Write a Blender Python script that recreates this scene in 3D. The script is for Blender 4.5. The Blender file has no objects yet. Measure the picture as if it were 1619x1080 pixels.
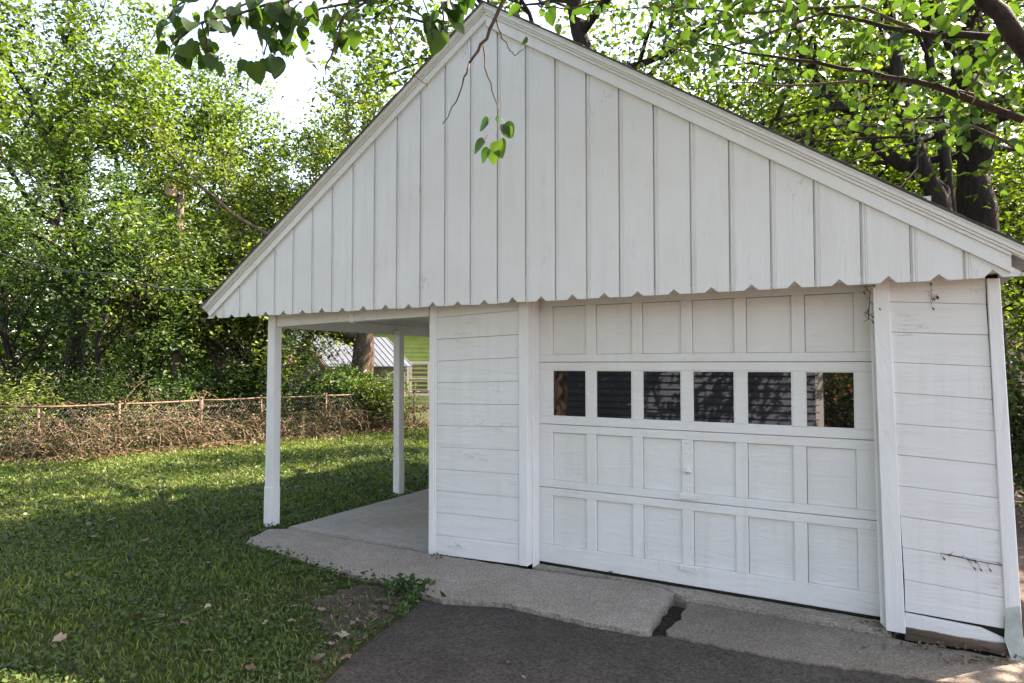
import bpy, bmesh, math, random
import numpy as np
from mathutils import Vector, Matrix, noise
R = math.radians
scene = bpy.context.scene
COL = scene.collection

# ------------------------------------------------------------------ camera, sky, sun, exposure
CAM = np.array([2.4968, -5.1167, 1.7167]); YAW = R(29.5107); PITCH = R(1.927); FPX = 1043.39
cam_d = bpy.data.cameras.new('camera'); cam = bpy.data.objects.new('camera', cam_d); COL.objects.link(cam)
cam.location = CAM; cam.rotation_euler = (R(90) + PITCH, 0, YAW)
cam_d.sensor_width = 36; cam_d.lens = FPX * 36 / 1619; cam_d.clip_start = 0.05; cam_d.clip_end = 600
scene.camera = cam

SUN_EL = R(50); SUN_AZ = (0.62, 0.785)          # horizontal direction towards the sun (behind the garage, to the right)
world = bpy.data.worlds.new('World'); scene.world = world; world.use_nodes = True
wn = world.node_tree; wn.nodes.clear()
sky = wn.nodes.new('ShaderNodeTexSky'); sky.sky_type = 'NISHITA'; sky.sun_disc = False
sky.sun_elevation = SUN_EL; sky.sun_rotation = math.atan2(SUN_AZ[0], SUN_AZ[1])
sky.air_density = 1.0; sky.dust_density = 1.6; sky.ozone_density = 1.0
bg = wn.nodes.new('ShaderNodeBackground'); bg.inputs['Strength'].default_value = 0.15
wo = wn.nodes.new('ShaderNodeOutputWorld')
wn.links.new(sky.outputs[0], bg.inputs[0]); wn.links.new(bg.outputs[0], wo.inputs[0])
sd = bpy.data.lights.new('sun', 'SUN'); sd.energy = 5.0; sd.angle = R(0.53); sd.color = (1.0, 0.95, 0.86)
sun = bpy.data.objects.new('sun', sd); COL.objects.link(sun)
sdir = Vector((SUN_AZ[0] * math.cos(SUN_EL), SUN_AZ[1] * math.cos(SUN_EL), math.sin(SUN_EL)))
sun.rotation_euler = sdir.to_track_quat('Z', 'Y').to_euler(); sun.location = (6, 12, 20)
scene.view_settings.view_transform = 'Standard'; scene.view_settings.look = 'None'
scene.view_settings.exposure = 2.4; scene.view_settings.gamma = 1.0
scene.view_settings.use_curve_mapping = False
scene.view_settings.use_white_balance = True; scene.view_settings.white_balance_temperature = 7700; scene.view_settings.white_balance_tint = 22
scene.render.engine = 'CYCLES'
cy = scene.cycles
cy.use_denoising = True; cy.max_bounces = 6; cy.diffuse_bounces = 3; cy.glossy_bounces = 3
cy.transmission_bounces = 3; cy.transparent_max_bounces = 4; cy.sample_clamp_indirect = 6

# ------------------------------------------------------------------ measuring helpers
_f = np.array([-math.sin(YAW) * math.cos(PITCH), math.cos(YAW) * math.cos(PITCH), math.sin(PITCH)])
_r = np.array([math.cos(YAW), math.sin(YAW), 0.0]); _u = np.cross(_r, _f)
def ray(px, py): return _f + _r * (px - 809.5) / FPX - _u * (py - 540) / FPX
def at(px, py, Y=None, Z=None, D=None):
    """where a measured point of the photograph lies on the plane y=Y, z=Z or at depth D"""
    v = ray(px, py)
    t = D if D is not None else ((Y - CAM[1]) / v[1] if Y is not None else (Z - CAM[2]) / v[2])
    p = CAM + t * v
    return Vector((float(p[0]), float(p[1]), float(p[2])))

# ------------------------------------------------------------------ object helpers
def link(name, me, mat=None, parent=None):
    o = bpy.data.objects.new(name, me); COL.objects.link(o)
    if mat is not None and me is not None and not me.materials: me.materials.append(mat)
    if parent is not None: o.parent = parent
    return o
def tag(o, label=None, cat=None, group=None, kind=None):
    if label: o['label'] = label
    if cat: o['category'] = cat
    if group: o['group'] = group
    if kind: o['kind'] = kind
    return o
def empty(name, label=None, cat=None, group=None, loc=(0, 0, 0)):
    o = bpy.data.objects.new(name, None); COL.objects.link(o); o.location = loc; o.empty_display_size = .2
    return tag(o, label, cat, group)
def mesh_from(verts, faces, smooth=False, name='m'):
    me = bpy.data.meshes.new(name); me.from_pydata([tuple(v) for v in verts], [], faces)
    if smooth:
        for p in me.polygons: p.use_smooth = True
    me.update(); return me
class MB:
    def __init__(s): s.v = []; s.f = []
    def add(s, vs, fs):
        b = len(s.v); s.v += [tuple(v) for v in vs]; s.f += [tuple(i + b for i in f) for f in fs]
    def box(s, a, b):
        x0, y0, z0 = a; x1, y1, z1 = b
        s.add([(x0,y0,z0),(x1,y0,z0),(x1,y1,z0),(x0,y1,z0),(x0,y0,z1),(x1,y0,z1),(x1,y1,z1),(x0,y1,z1)],
              [(0,3,2,1),(4,5,6,7),(0,1,5,4),(1,2,6,5),(2,3,7,6),(3,0,4,7)])
    def quad_prism(s, q, y0, y1):
        """q: four (x,z) corners counter-clockwise seen from the front (-y); front at y0, back at y1"""
        n = len(q)
        vs = [(x, y0, z) for x, z in q] + [(x, y1, z) for x, z in q]
        fs = [tuple(range(n)), tuple(range(2 * n - 1, n - 1, -1))]
        for i in range(n): fs.append((i, i + n, (i + 1) % n + n, (i + 1) % n))
        s.add(vs, fs)
    def tube(s, pts, rad, n=6, cap=True):
        pts = [Vector(p) for p in pts]
        if not hasattr(rad, '__len__'): rad = [rad] * len(pts)
        b = len(s.v); up = Vector((0.13, 0.21, 0.97))
        for i, p in enumerate(pts):
            t = (pts[min(i + 1, len(pts) - 1)] - pts[max(i - 1, 0)]).normalized()
            a = t.cross(up)
            if a.length < 0.15: a = t.cross(Vector((1, 0.2, 0)))
            a.normalize(); c = t.cross(a)
            for k in range(n):
                th = 2 * math.pi * k / n
                s.v.append(tuple(p + (a * math.cos(th) + c * math.sin(th)) * rad[i]))
        for i in range(len(pts) - 1):
            for k in range(n):
                k2 = (k + 1) % n
                s.f.append((b + i*n + k, b + i*n + k2, b + (i+1)*n + k2, b + (i+1)*n + k))
        if cap:
            s.f.append(tuple(b + k for k in range(n - 1, -1, -1)))
            s.f.append(tuple(b + (len(pts)-1)*n + k for k in range(n)))
    def build(s, name, mat, parent=None, smooth=False, bevel=0, segs=1):
        me = mesh_from(s.v, s.f, smooth)
        if bevel:
            bm = bmesh.new(); bm.from_mesh(me)
            bmesh.ops.bevel(bm, geom=bm.edges[:], offset=bevel, segments=segs, affect='EDGES', profile=.6, clamp_overlap=True)
            bm.to_mesh(me); bm.free()
        return link(name, me, mat, parent)
def board(name, q, y0, y1, mat, parent, bevel=.003):
    m = MB(); m.quad_prism(q, y0, y1); return m.build(name, mat, parent, bevel=bevel)
def big_mesh(name, V, F, mat, parent=None, tint=None, smooth=False):
    """V (n,3) and F (m,k) numpy arrays to one mesh; tint: value per face"""
    me = bpy.data.meshes.new(name); n, k = F.shape
    me.vertices.add(len(V)); me.vertices.foreach_set('co', np.asarray(V, np.float32).ravel())
    me.loops.add(n * k); me.loops.foreach_set('vertex_index', np.asarray(F, np.int32).ravel())
    me.polygons.add(n); me.polygons.foreach_set('loop_start', np.arange(0, n * k, k, dtype=np.int32))
    if tint is not None:
        a = me.attributes.new('tint', 'FLOAT', 'FACE'); a.data.foreach_set('value', np.asarray(tint, np.float32))
    me.update(calc_edges=True)
    if smooth: me.polygons.foreach_set('use_smooth', np.ones(n, bool))
    me.validate()
    return link(name, me, mat, parent)

# ------------------------------------------------------------------ materials
class NT:
    def __init__(s, name):
        s.m = bpy.data.materials.new(name); s.m.use_nodes = True; s.t = s.m.node_tree; s.t.nodes.clear()
        s.out = s.n('ShaderNodeOutputMaterial'); s.b = s.n('ShaderNodeBsdfPrincipled'); s.l(s.b.outputs[0], s.out.inputs[0])
    def n(s, t, **kw):
        nd = s.t.nodes.new(t)
        for k, v in kw.items(): setattr(nd, k, v)
        return nd
    def l(s, a, b): s.t.links.new(a, b)
    def coord(s, kind='Object', scale=(1, 1, 1)):
        if kind == 'World':
            c = s.n('ShaderNodeNewGeometry').outputs['Position']
        else: c = s.n('ShaderNodeTexCoord').outputs[kind]
        mp = s.n('ShaderNodeMapping'); mp.inputs['Scale'].default_value = scale; s.l(c, mp.inputs['Vector']); return mp.outputs[0]
    def noise(s, vec, scale, detail=5, rough=.55, dist=0):
        n = s.n('ShaderNodeTexNoise'); n.inputs['Scale'].default_value = scale; n.inputs['Detail'].default_value = detail
        n.inputs['Roughness'].default_value = rough; n.inputs['Distortion'].default_value = dist; s.l(vec, n.inputs['Vector']); return n.outputs['Fac']
    def ramp(s, fac, stops):
        r = s.n('ShaderNodeValToRGB'); e = r.color_ramp.elements
        while len(e) < len(stops): e.new(.5)
        for i, (p, c) in enumerate(stops):
            e[i].position = p; e[i].color = (c, c, c, 1) if not hasattr(c, '__len__') else (*c, 1)
        s.l(fac, r.inputs[0]); return r.outputs[0]
    def mix(s, fac, a, b, mode='MIX'):
        m = s.n('ShaderNodeMix', data_type='RGBA', blend_type=mode)
        for sock, v in ((m.inputs[0], fac), (m.inputs[6], a), (m.inputs[7], b)):
            if hasattr(v, 'is_linked'): s.l(v, sock)
            elif hasattr(v, '__len__'): sock.default_value = (*v, 1)
            else: sock.default_value = v
        return m.outputs[2]
    def bump(s, h, strength, dist, prev=None):
        b = s.n('ShaderNodeBump'); b.inputs['Strength'].default_value = strength; b.inputs['Distance'].default_value = dist
        s.l(h, b.inputs['Height'])
        if prev is not None: s.l(prev, b.inputs['Normal'])
        return b.outputs[0]
    def done(s, col=None, rough=.6, normal=None, spec=.4):
        if col is not None:
            if hasattr(col, 'is_linked'): s.l(col, s.b.inputs['Base Color'])
            else: s.b.inputs['Base Color'].default_value = (*col, 1)
        if hasattr(rough, 'is_linked'): s.l(rough, s.b.inputs['Roughness'])
        else: s.b.inputs['Roughness'].default_value = rough
        s.b.inputs['Specular IOR Level'].default_value = spec
        if normal is not None: s.l(normal, s.b.inputs['Normal'])
        return s.m
def simple(name, col, rough=.7, var=.25, scale=8, bump=.3, dist=.01, spec=.3, stretch=(1, 1, 1)):
    k = NT(name); c = k.coord('World', stretch); f = k.noise(c, scale, 6, .6)
    d = tuple(x * (1 - var) for x in col); e = tuple(min(1, x * (1 + var)) for x in col)
    cc = k.ramp(f, [(.3, d), (.7, e)])
    return k.done(cc, rough, k.bump(k.noise(c, scale * 4, 4), bump, dist), spec)

def paint(name, grain, crack=.5, base=(.80, .785, .765), rot=False):
    """old white gloss paint on wood: brush grain along the board, wrinkles, fine cracks, faint grime"""
    k = NT(name); w = k.coord('World'); st = k.coord('World', grain)
    big = k.noise(w, 1.7, 4, .6); fine = k.noise(st, 24, 6, .65, .4); wr = k.noise(st, 9, 5, .6, 1.2)
    col = k.mix(k.ramp(big, [(.35, 0), (.75, .6)]), base, tuple(x * f for x, f in zip(base, (.90, .88, .84))))
    # rain-washed grime streaks and dull patches
    sg = k.noise(k.coord('World', (9, 9, .45)), 1.6, 6, .65); pg = k.ramp(k.noise(w, 1.1, 4, .6), [(.42, 0), (.62, .3)])
    gm_ = k.n('ShaderNodeMath', operation='MULTIPLY'); k.l(k.ramp(sg, [(.5, 0), (.68, 1)]), gm_.inputs[0]); k.l(pg, gm_.inputs[1])
    col = k.mix(gm_.outputs[0], col, (.60, .565, .50))
    # small chips showing grey wood
    ch = k.noise(st, 7, 7, .72, .8); chips = k.ramp(ch, [(.725, 0), (.74, 1)])
    col = k.mix(chips, col, (.42, .38, .33))
    # crack lines: thin band of a distorted noise
    cr = k.noise(st, 4.5, 6, .62, 2.2); band = k.ramp(cr, [(.492, 0), (.5, 1), (.508, 0)])
    gate = k.ramp(k.noise(w, 2.6, 3), [(.56, 0), (.66, 1)])
    mm = k.n('ShaderNodeMath', operation='MULTIPLY'); k.l(band, mm.inputs[0]); k.l(gate, mm.inputs[1])
    mm2 = k.n('ShaderNodeMath', operation='MULTIPLY'); k.l(mm.outputs[0], mm2.inputs[0]); mm2.inputs[1].default_value = crack
    col = k.mix(mm2.outputs[0], col, (.36, .33, .29))
    if rot:
        z = k.n('ShaderNodeSeparateXYZ'); k.l(w, z.inputs[0])
        a = k.n('ShaderNodeMath', operation='MULTIPLY_ADD'); k.l(k.noise(st, 6, 6, .7), a.inputs[0]); a.inputs[1].default_value = -.085
        k.l(z.outputs['Z'], a.inputs[2])
        bare = k.ramp(a.outputs[0], [(0.0, 1), (.006, 0)])
        k_ = k.noise(st, 14, 5, .7)
        col = k.mix(bare, col, k.ramp(k_, [(.3, (.07, .045, .03)), (.7, (.20, .14, .10))]))
    nb = k.bump(wr, .9, .010); nb = k.bump(fine, .6, .005, nb); nb = k.bump(mm.outputs[0], -.6, .003, nb)
    return k.done(col, k.ramp(big, [(.3, .42), (.7, .6)]), nb, .4)

M = {}
M['paint_v'] = paint('white_paint_vertical', (1, 1, .12), .8)
M['paint_h'] = paint('white_paint_horizontal', (.12, 1, 1), .9)
M['paint_rot'] = paint('white_paint_rotting', (.12, 1, 1), 1.0, rot=True)
M['paint_trim'] = paint('white_paint_trim', (1, 1, .2), .5, (.82, .81, .795))
M['paint_door'] = paint('white_paint_door', (.2, 1, 1), .35, (.80, .79, .765))
M['dark_gap'] = simple('dark_old_wood', (.03, .025, .02), .9)
M['shingle'] = simple('grey_shingle', (.17, .17, .175), .95, .4, 30, .6)
M['interior'] = simple('dark_interior_board', (.05, .045, .04), .9)
M['rust'] = simple('rusty_galvanised_steel', (.17, .11, .08), .7, .5, 25, .3, .002)
M['galv'] = simple('galvanised_steel', (.34, .34, .33), .5, .2, 25, .2, .002)
M['flashing'] = simple('weathered_green_grey_metal', (.42, .46, .42), .5, .25, 9, .4, .006)
M['bark'] = simple('brown_furrowed_bark', (.13, .095, .07), .95, .55, 14, 1.0, .03, .2, (1, 1, .18))
M['bark_dark'] = simple('dark_bark', (.032, .025, .021), .95, .5, 16, 1.0, .02, .2, (1, 1, .25))
M['bark_red'] = simple('dark_reddish_bark', (.040, .025, .020), .9, .5, 18, .8, .01, .2)
M['twig'] = simple('brown_twig', (.09, .06, .045), .85, .4, 40, .3, .002)
M['deadtwig'] = simple('dry_vine_stem', (.20, .145, .10), .95, .5, 6, .3, .002)
M['pole'] = simple('weathered_pole_wood', (.20, .15, .115), .95, .35, 10, .7, .01, .2, (1, 1, .1))
M['tan_box'] = simple('tan_painted_box', (.50, .36, .22), .7, .15)
M['wire'] = simple('black_cable', (.04, .04, .04), .6)
M['soil'] = simple('dark_soil', (.075, .056, .042), 1, .5, 12, 1, .03)
M['crack_fill'] = simple('mossy_broken_concrete', (.04, .038, .025), 1, .5, 25, 1, .02)

def concrete(name, c0, c1, speck, moss=0):
    k = NT(name); w = k.coord('World'); big = k.noise(w, 1.3, 6, .6); mid = k.noise(w, 9, 6, .65); fi = k.noise(w, 52, 4, .85)
    v = k.n('ShaderNodeTexVoronoi'); v.inputs['Scale'].default_value = 55; k.l(w, v.inputs['Vector'])
    col = k.mix(k.ramp(big, [(.3, 0), (.7, 1)]), c0, c1)
    col = k.mix(k.ramp(mid, [(.35, .35), (.65, 0)]), col, tuple(x * .62 for x in c0))
    sp = k.ramp(fi, [(.3, tuple(1 - speck for _ in range(3))), (.7, tuple(1 + speck * .6 for _ in range(3)))])
    col = k.mix(1.0, col, sp, 'MULTIPLY')
    pale = k.ramp(v.outputs['Distance'], [(.10, 1), (.2, 0)])
    gate = k.ramp(k.noise(w, 30, 2), [(.52, 0), (.6, .7)])
    mm = k.n('ShaderNodeMath', operation='MULTIPLY'); k.l(pale, mm.inputs[0]); k.l(gate, mm.inputs[1])
    col = k.mix(mm.outputs[0], col, tuple(min(1, x * 2.0) for x in c1))
    if moss:
        col = k.mix(k.ramp(k.noise(w, 3.1, 5, .7), [(.62, 0), (.72, moss)]), col, (.16, .15, .06))
    nb = k.bump(fi, .8, .006); nb = k.bump(mid, .5, .015, nb)
    return k.done(col, .92, nb, .25)
M['concrete'] = concrete('worn_concrete', (.28, .235, .185), (.42, .36, .295), .75, .35)
M['patio'] = concrete('smooth_pale_concrete', (.31, .28, .235), (.42, .38, .325), .25, .3)
M['concrete_dark'] = concrete('stained_concrete', (.17, .14, .108), (.28, .238, .188), .75, .45)
M['asphalt'] = concrete('old_asphalt', (.055, .047, .037), (.105, .089, .071), .95)
def ground_mat():
    k = NT('lawn_soil'); w = k.coord('World'); a = k.noise(w, .7, 6, .65); b = k.noise(w, 14, 6, .7)
    col = k.mix(k.ramp(b, [(.35, 0), (.65, 1)]), (.022, .034, .010), (.06, .066, .024))
    col = k.mix(k.ramp(a, [(.5, 0), (.75, .6)]), col, (.11, .085, .05))
    return k.done(col, 1, k.bump(b, 1, .03), .1)
M['ground'] = ground_mat()
def leaf(name, c_dark, c_light, trans=.45, rough=.5, tintattr=True):
    k = NT(name); k.t.nodes.remove(k.b)
    if tintattr:
        a = k.n('ShaderNodeAttribute'); a.attribute_name = 'tint'; f = a.outputs['Fac']
    else: f = k.n('ShaderNodeObjectInfo').outputs['Random']
    col = k.ramp(f, [(0, c_dark), (1, c_light)])
    d = k.n('ShaderNodeBsdfPrincipled'); k.l(col, d.inputs['Base Color']); d.inputs['Roughness'].default_value = rough
    d.inputs['Specular IOR Level'].default_value = .35
    t = k.n('ShaderNodeBsdfTranslucent')
    warm = k.mix(1.0, col, (1.12, 1.32, .45), 'MULTIPLY'); k.l(warm, t.inputs['Color'])
    mx = k.n('ShaderNodeMixShader'); mx.inputs[0].default_value = trans
    k.l(d.outputs[0], mx.inputs[1]); k.l(t.outputs[0], mx.inputs[2]); k.l(mx.outputs[0], k.out.inputs[0]); return k.m
M['leaf_maple'] = leaf('maple_leaves', (.020, .046, .008), (.18, .255, .048), .45)
M['leaf_elm'] = leaf('elm_leaves', (.025, .048, .010), (.235, .30, .075), .45)
M['leaf_sap'] = leaf('sapling_leaves', (.018, .048, .012), (.10, .17, .055), .42)
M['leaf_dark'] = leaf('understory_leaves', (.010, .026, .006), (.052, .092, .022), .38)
M['leaf_right'] = leaf('mulberry_leaves', (.025, .05, .008), (.16, .225, .038), .58)
M['leaf_red'] = leaf('redbud_leaf', (.022, .062, .014), (.085, .15, .035), .45, .45, False)
M['leaf_red_far'] = leaf('redbud_leaves', (.018, .045, .010), (.075, .14, .028), .48, .4)
M['leaf_brown'] = leaf('dry_leaves', (.09, .06, .035), (.27, .19, .12), .25, .8)
M['leaf_litter'] = leaf('dry_leaf', (.14, .085, .055), (.42, .34, .27), .15, .8, False)
M['grass'] = leaf('grass_blades', (.024, .050, .010), (.27, .335, .085), .35)
M['clover'] = leaf('clover_leaves', (.020, .048, .009), (.070, .128, .024), .3)
M['straw'] = leaf('straw', (.20, .16, .09), (.36, .29, .17), .2, .8)

# ------------------------------------------------------------------ the setting: ground, lawn, driveway, slabs
def sheet(name, poly, ztop, zbot, mat, jitter=0, seed=1, sub=.12, bevel=.006):
    rnd = random.Random(seed); pts = []
    n = len(poly)
    for i in range(n):
        a = Vector(poly[i][:2]); b = Vector(poly[(i + 1) % n][:2]); L = (b - a).length
        j = poly[i][2] if len(poly[i]) > 2 else jitter
        steps = max(1, int(L / sub)) if j else 1
        for k in range(steps):
            p = a.lerp(b, k / steps)
            if k and j:
                t = (b - a).normalized(); p = p + Vector((-t.y, t.x)) * rnd.uniform(-j, j)
            pts.append(p)
    bm = bmesh.new()
    vs = [bm.verts.new((p.x, p.y, ztop)) for p in pts]; f = bm.faces.new(vs)
    if f.normal.z < 0: f.normal_flip()
    r = bmesh.ops.extrude_face_region(bm, geom=[f])
    for v in [g for g in r['geom'] if isinstance(g, bmesh.types.BMVert)]: v.co.z = ztop
    for v in vs: v.co.z = zbot
    bmesh.ops.recalc_face_normals(bm, faces=bm.faces[:])
    if bevel:
        top = [e for e in bm.edges if all(abs(v.co.z - ztop) < 1e-6 for v in e.verts)]
        bmesh.ops.bevel(bm, geom=top, offset=bevel, segments=2, affect='EDGES', clamp_overlap=True)
    bmesh.ops.triangulate(bm, faces=[f for f in bm.faces if len(f.verts) > 4])
    me = bpy.data.meshes.new(name); bm.to_mesh(me); bm.free()
    return tag(link(name, me, mat), kind='structure')
g = MB(); g.add([(-250, -250, -.16), (250, -250, -.16), (250, 250, -.16), (-250, 250, -.16)], [(0, 1, 2, 3)])
tag(g.build('ground', M['soil']), kind='structure')
def G(px, py, z=0): p = at(px, py, Z=z); return (p.x, p.y)
WY = -.19                                        # front face of the garage walls
walk_front = [G(383, 858), G(430, 872), G(470, 884), G(530, 905), G(600, 918), G(668, 940)]
drive_edge = [G(668, 940), G(640, 968), G(600, 992), G(555, 1030), G(520, 1062), G(470, 1120)]
# lawn: edge follows the walk and the driveway, then goes far out
sl = (-3.02, -.24)
lawn_poly = [(-3.0, 9.0), (-3.03, -.2), (-3.15, -.33)] + walk_front + drive_edge[1:] + [(.15, -5.2), (-.4, -8.6), (-60, -8.6), (-60, 70), (60, 70), (60, 9.0)]
lawn_poly = [(p[0], p[1]) for p in lawn_poly]
sheet('lawn', lawn_poly, -.025, -.155, M['ground'], bevel=0)
sheet('side_yard', [(3.35, -1.4), (30, -1.4), (30, 8.99), (3.35, 8.99)], -.045, -.155, M['soil'], bevel=0)
# apron pieces in front of the door (the left one is heaved up, a broken gap divides them)
joint = [G(700, 949), G(800, 954), G(936, 985), G(1023, 999)]
ck = [(1074, 936), (1060, 942), (1056, 951), (1046, 957), (1043, 968), (1036, 974), (1031, 984), (1030, 993), (1024, 1000)]
ckr = [(1056, 1005), (1053, 996), (1063, 989), (1067, 983), (1078, 979), (1077, 969), (1086, 962), (1085, 955), (1096, 950), (1099, 943)]
door_line_l = [G(1035, 924), G(1014, 922), G(940, 911), G(838, 898)]
apron_l = [(-3.12, -.33)] + [(p[0], p[1]) for p in walk_front] + joint[:-1] + [G(*p) for p in ck[::-1]] + [G(1035, 926), (G(838, 899.5)[0], G(838, 899.5)[1]), (-1.15, -.235), (-2.9, -.225)]
sheet('concrete_apron', apron_l, .0, -.155, M['concrete'], .012, 3, .05, .004)
apron_r = [G(p[0], p[1], -.02) for p in ckr] + [G(1240, 972, -.02), G(1398, 1004, -.02), (2.55, -.245), (3.14, -.245), (3.3, -.5), (3.3, -1.05), G(1500, 1079, -.02), G(1235, 1041, -.02), G(1110, 1016, -.02)]
sheet('concrete_apron.001', apron_r, -.02, -.155, M['concrete_dark'], .013, 5, .05, .004)
sheet('door_sill_slab', [(-.135, -.02), (2.50, -.02), (2.50, -.235), (1.2, -.232), G(1036, 923.5, .006), G(1014, 920, .006), G(940, 909, .006), G(842, 896.5, .006)], .006, -.155, M['concrete'], .006, 7, .1, .006)
crk = MB(); crk.box((.2, -1.25, -.20), (1.7, -.2, -.085)); tag(crk.build('crack_soil', M['crack_fill']), kind='structure')
sheet('patio_slab', [(-2.98, -.21), (-1.1, -.18), (-1.1, 5.6), (-2.98, 5.6)], .012, -.155, M['patio'], .006, 9, .2, .012)
asph = [(p[0], p[1]) for p in drive_edge[::-1]] + [(joint[0][0], joint[0][1])] + joint[1:] + [G(1047, 1004, -.03)] + [G(1110, 1017.5, -.03), G(1235, 1042.5, -.03), G(1500, 1081, -.03), (3.31, -1.08), (3.6, -1.4), (9, -1.6), (9, -40), (.9, -40), (1.3, -14.0), (2.2, -12.0), (1.9, -8.7), (.2, -5.3)]
sheet('driveway', asph, -.03, -.155, M['asphalt'], 0, 11, .1, .004)

# ------------------------------------------------------------------ the garage
GA = empty('garage', 'white painted wooden garage with scalloped board gable and open side carport', 'garage', loc=(0, 0, 0))
YG = -.37                                         # front of the gable boards
def xz(px, py, Y): p = at(px, py, Y=Y); return (p.x, p.z)
# --- left wall section and right wall section: individual boards, a bit out of level as they are
def L3(u, v): return (400 + u / 2.348, 460 + v / 2.348)
def L6(u, v): return (1330 + u / 1.46, 340 + v / 1.46)
rowsL = [(40, 12), (100, 72), (181, 162), (262, 247), (342, 335), (420, 422), (500, 506), (579, 594), (661, 682), (741, 768), (822, 853), (905, 941), (978, 1018)]
for i in range(len(rowsL) - 1):
    (a, b), (c, d) = rowsL[i], rowsL[i + 1]
    q = [xz(*L3(676, c - .5), WY), xz(*L3(987, d - .5), WY), xz(*L3(987, b + .5), WY), xz(*L3(676, a + .5), WY)]
    board('siding_board', q, WY + random.Random(i).uniform(-.002, .002), WY + .02, M['paint_h'], GA)
rowsR = [((103, 140), (330, 140)), ((105, 200), (332, 206)), ((112, 270), (337, 277)), ((117, 340), (342, 350)), ((122, 410), (346, 426)), ((127, 482), (352, 499)), ((130, 553), (356, 577)), ((134, 625), (363, 654)), ((138, 695), (368, 729)), ((143, 768), (375, 805)), ((148, 842), (380, 885)), ((150, 915), (386, 958))]
for i in range(len(rowsR) - 1):
    (a, b), (c, d) = rowsR[i], rowsR[i + 1]
    q = [xz(*L6(c[0] - 2, c[1] - .35), WY), xz(*L6(d[0] + 3, d[1] - .35), WY), xz(*L6(b[0] + 3, b[1] + .35), WY), xz(*L6(a[0] - 2, a[1] + .35), WY)]
    board('siding_board', q, WY + random.Random(i + 50).uniform(-.003, .002), WY + .02, M['paint_h'], GA)
# bottom board has come loose and dropped: a dark wedge opens above it
q = [xz(1430, 1012, WY), xz(1560, 1030, WY), xz(1598, 1040, WY), xz(1598, 1019, WY), xz(1586, 1008, WY), xz(1550, 992, WY), xz(1431, 968.5, WY)]
board('siding_board', q, WY - .006, WY + .016, M['paint_rot'], GA)
xl0 = at(677, 700, Y=WY).x; xr1 = at(1590, 760, Y=WY).x
b = MB(); b.box((xl0 + .02, WY + .022, -.1), (-.16, WY + .05, 2.26)); b.build('wall_backing', M['dark_gap'], GA)
b = MB(); b.box((2.50, WY + .022, -.1), (xr1 - .01, WY + .05, 2.26)); b.build('wall_backing', M['dark_gap'], GA)
def trim(name, pts, y0, y1, mat=M['paint_trim'], bevel=.004): return board(name, [xz(px, py, y0) for px, py in pts], y0, y1, mat, GA, bevel)
trim('corner_board', [(677, 877.5), (684.5, 878.5), (685.5, 480), (679, 480)], WY - .022, WY + .12)
trim('corner_board', [(684.7, 878), (688, 878.5), (689, 480), (685.7, 480)], WY - .010, WY + .02)
trim('door_casing', [(820.5, 894), (834, 896), (834, 462), (819.5, 462)], WY - .022, .06)
jx = at(834, 700, Y=WY - .022).x
b = MB(); b.box((jx, -.13, -.02), (jx + .018, -.028, 2.27)); b.build('door_stop', M['paint_trim'], GA, bevel=.003)
trim('door_casing', [(1401, 997), (1432, 1003), (1405, 440), (1379, 440)], WY - .026, WY + .03)
b = MB(); b.quad_prism([xz(1392, 985, -.15), xz(1402, 997, -.15), xz(1380, 440, -.15), xz(1374, 440, -.15)], -.15, .04); b.build('door_jamb', M['paint_trim'], GA, bevel=.003)
trim('corner_board', [(1590, 975), (1617, 1000), (1581, 440), (1560, 440)], WY - .024, WY + .14)
# bent metal flashing over the rotten foot of the corner
fl = MB(); P = [at(1590, 962, Y=WY - .03), at(1613, 958, Y=WY - .03), at(1622, 1078, Y=WY - .05), at(1604, 1058, Y=WY - .06), at(1588, 1010, Y=WY - .035)]
fl.add(P + [p + Vector((.004, .012, 0)) for p in P] + [P[1] + Vector((.03, .25, 0)), P[2] + Vector((.03, .25, 0))],
       [(0, 4, 3, 2, 1), (5, 6, 7, 8, 9), (0, 1, 6, 5), (3, 4, 9, 8), (0, 5, 9, 4), (1, 2, 11, 10), (2, 3, 8, 7)])
fl.build('metal_flashing', M['flashing'], GA)
# side and back walls, floor inside, ceiling
b = MB(); b.box((xl0 + .01, WY + .125, -.1), (xl0 + .05, 5.5, 2.3)); b.build('side_wall', M['paint_h'], GA)
b = MB(); b.box((xr1 - .03, WY + .145, -.1), (xr1 + .01, 5.5, 2.3)); b.build('side_wall', M['paint_h'], GA)
b = MB(); b.box((xl0 + .06, 5.44, -.1), (xr1 - .04, 5.5, 4.0)); b.build('back_wall', M['paint_h'], GA)
b = MB(); b.box((xl0 + .06, .1, -.02), (xr1 - .04, 5.4, .005)); b.build('garage_floor', M['concrete_dark'], GA)
b = MB(); b.box((-.16, WY + .03, 2.285), (2.52, .06, 2.40)); b.build('door_header', M['paint_h'], GA)
b = MB(); b.box((-3.6, YG + .03, 2.262), (3.13, WY + .028, 2.28)); b.build('soffit_board', M['paint_h'], GA)
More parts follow.
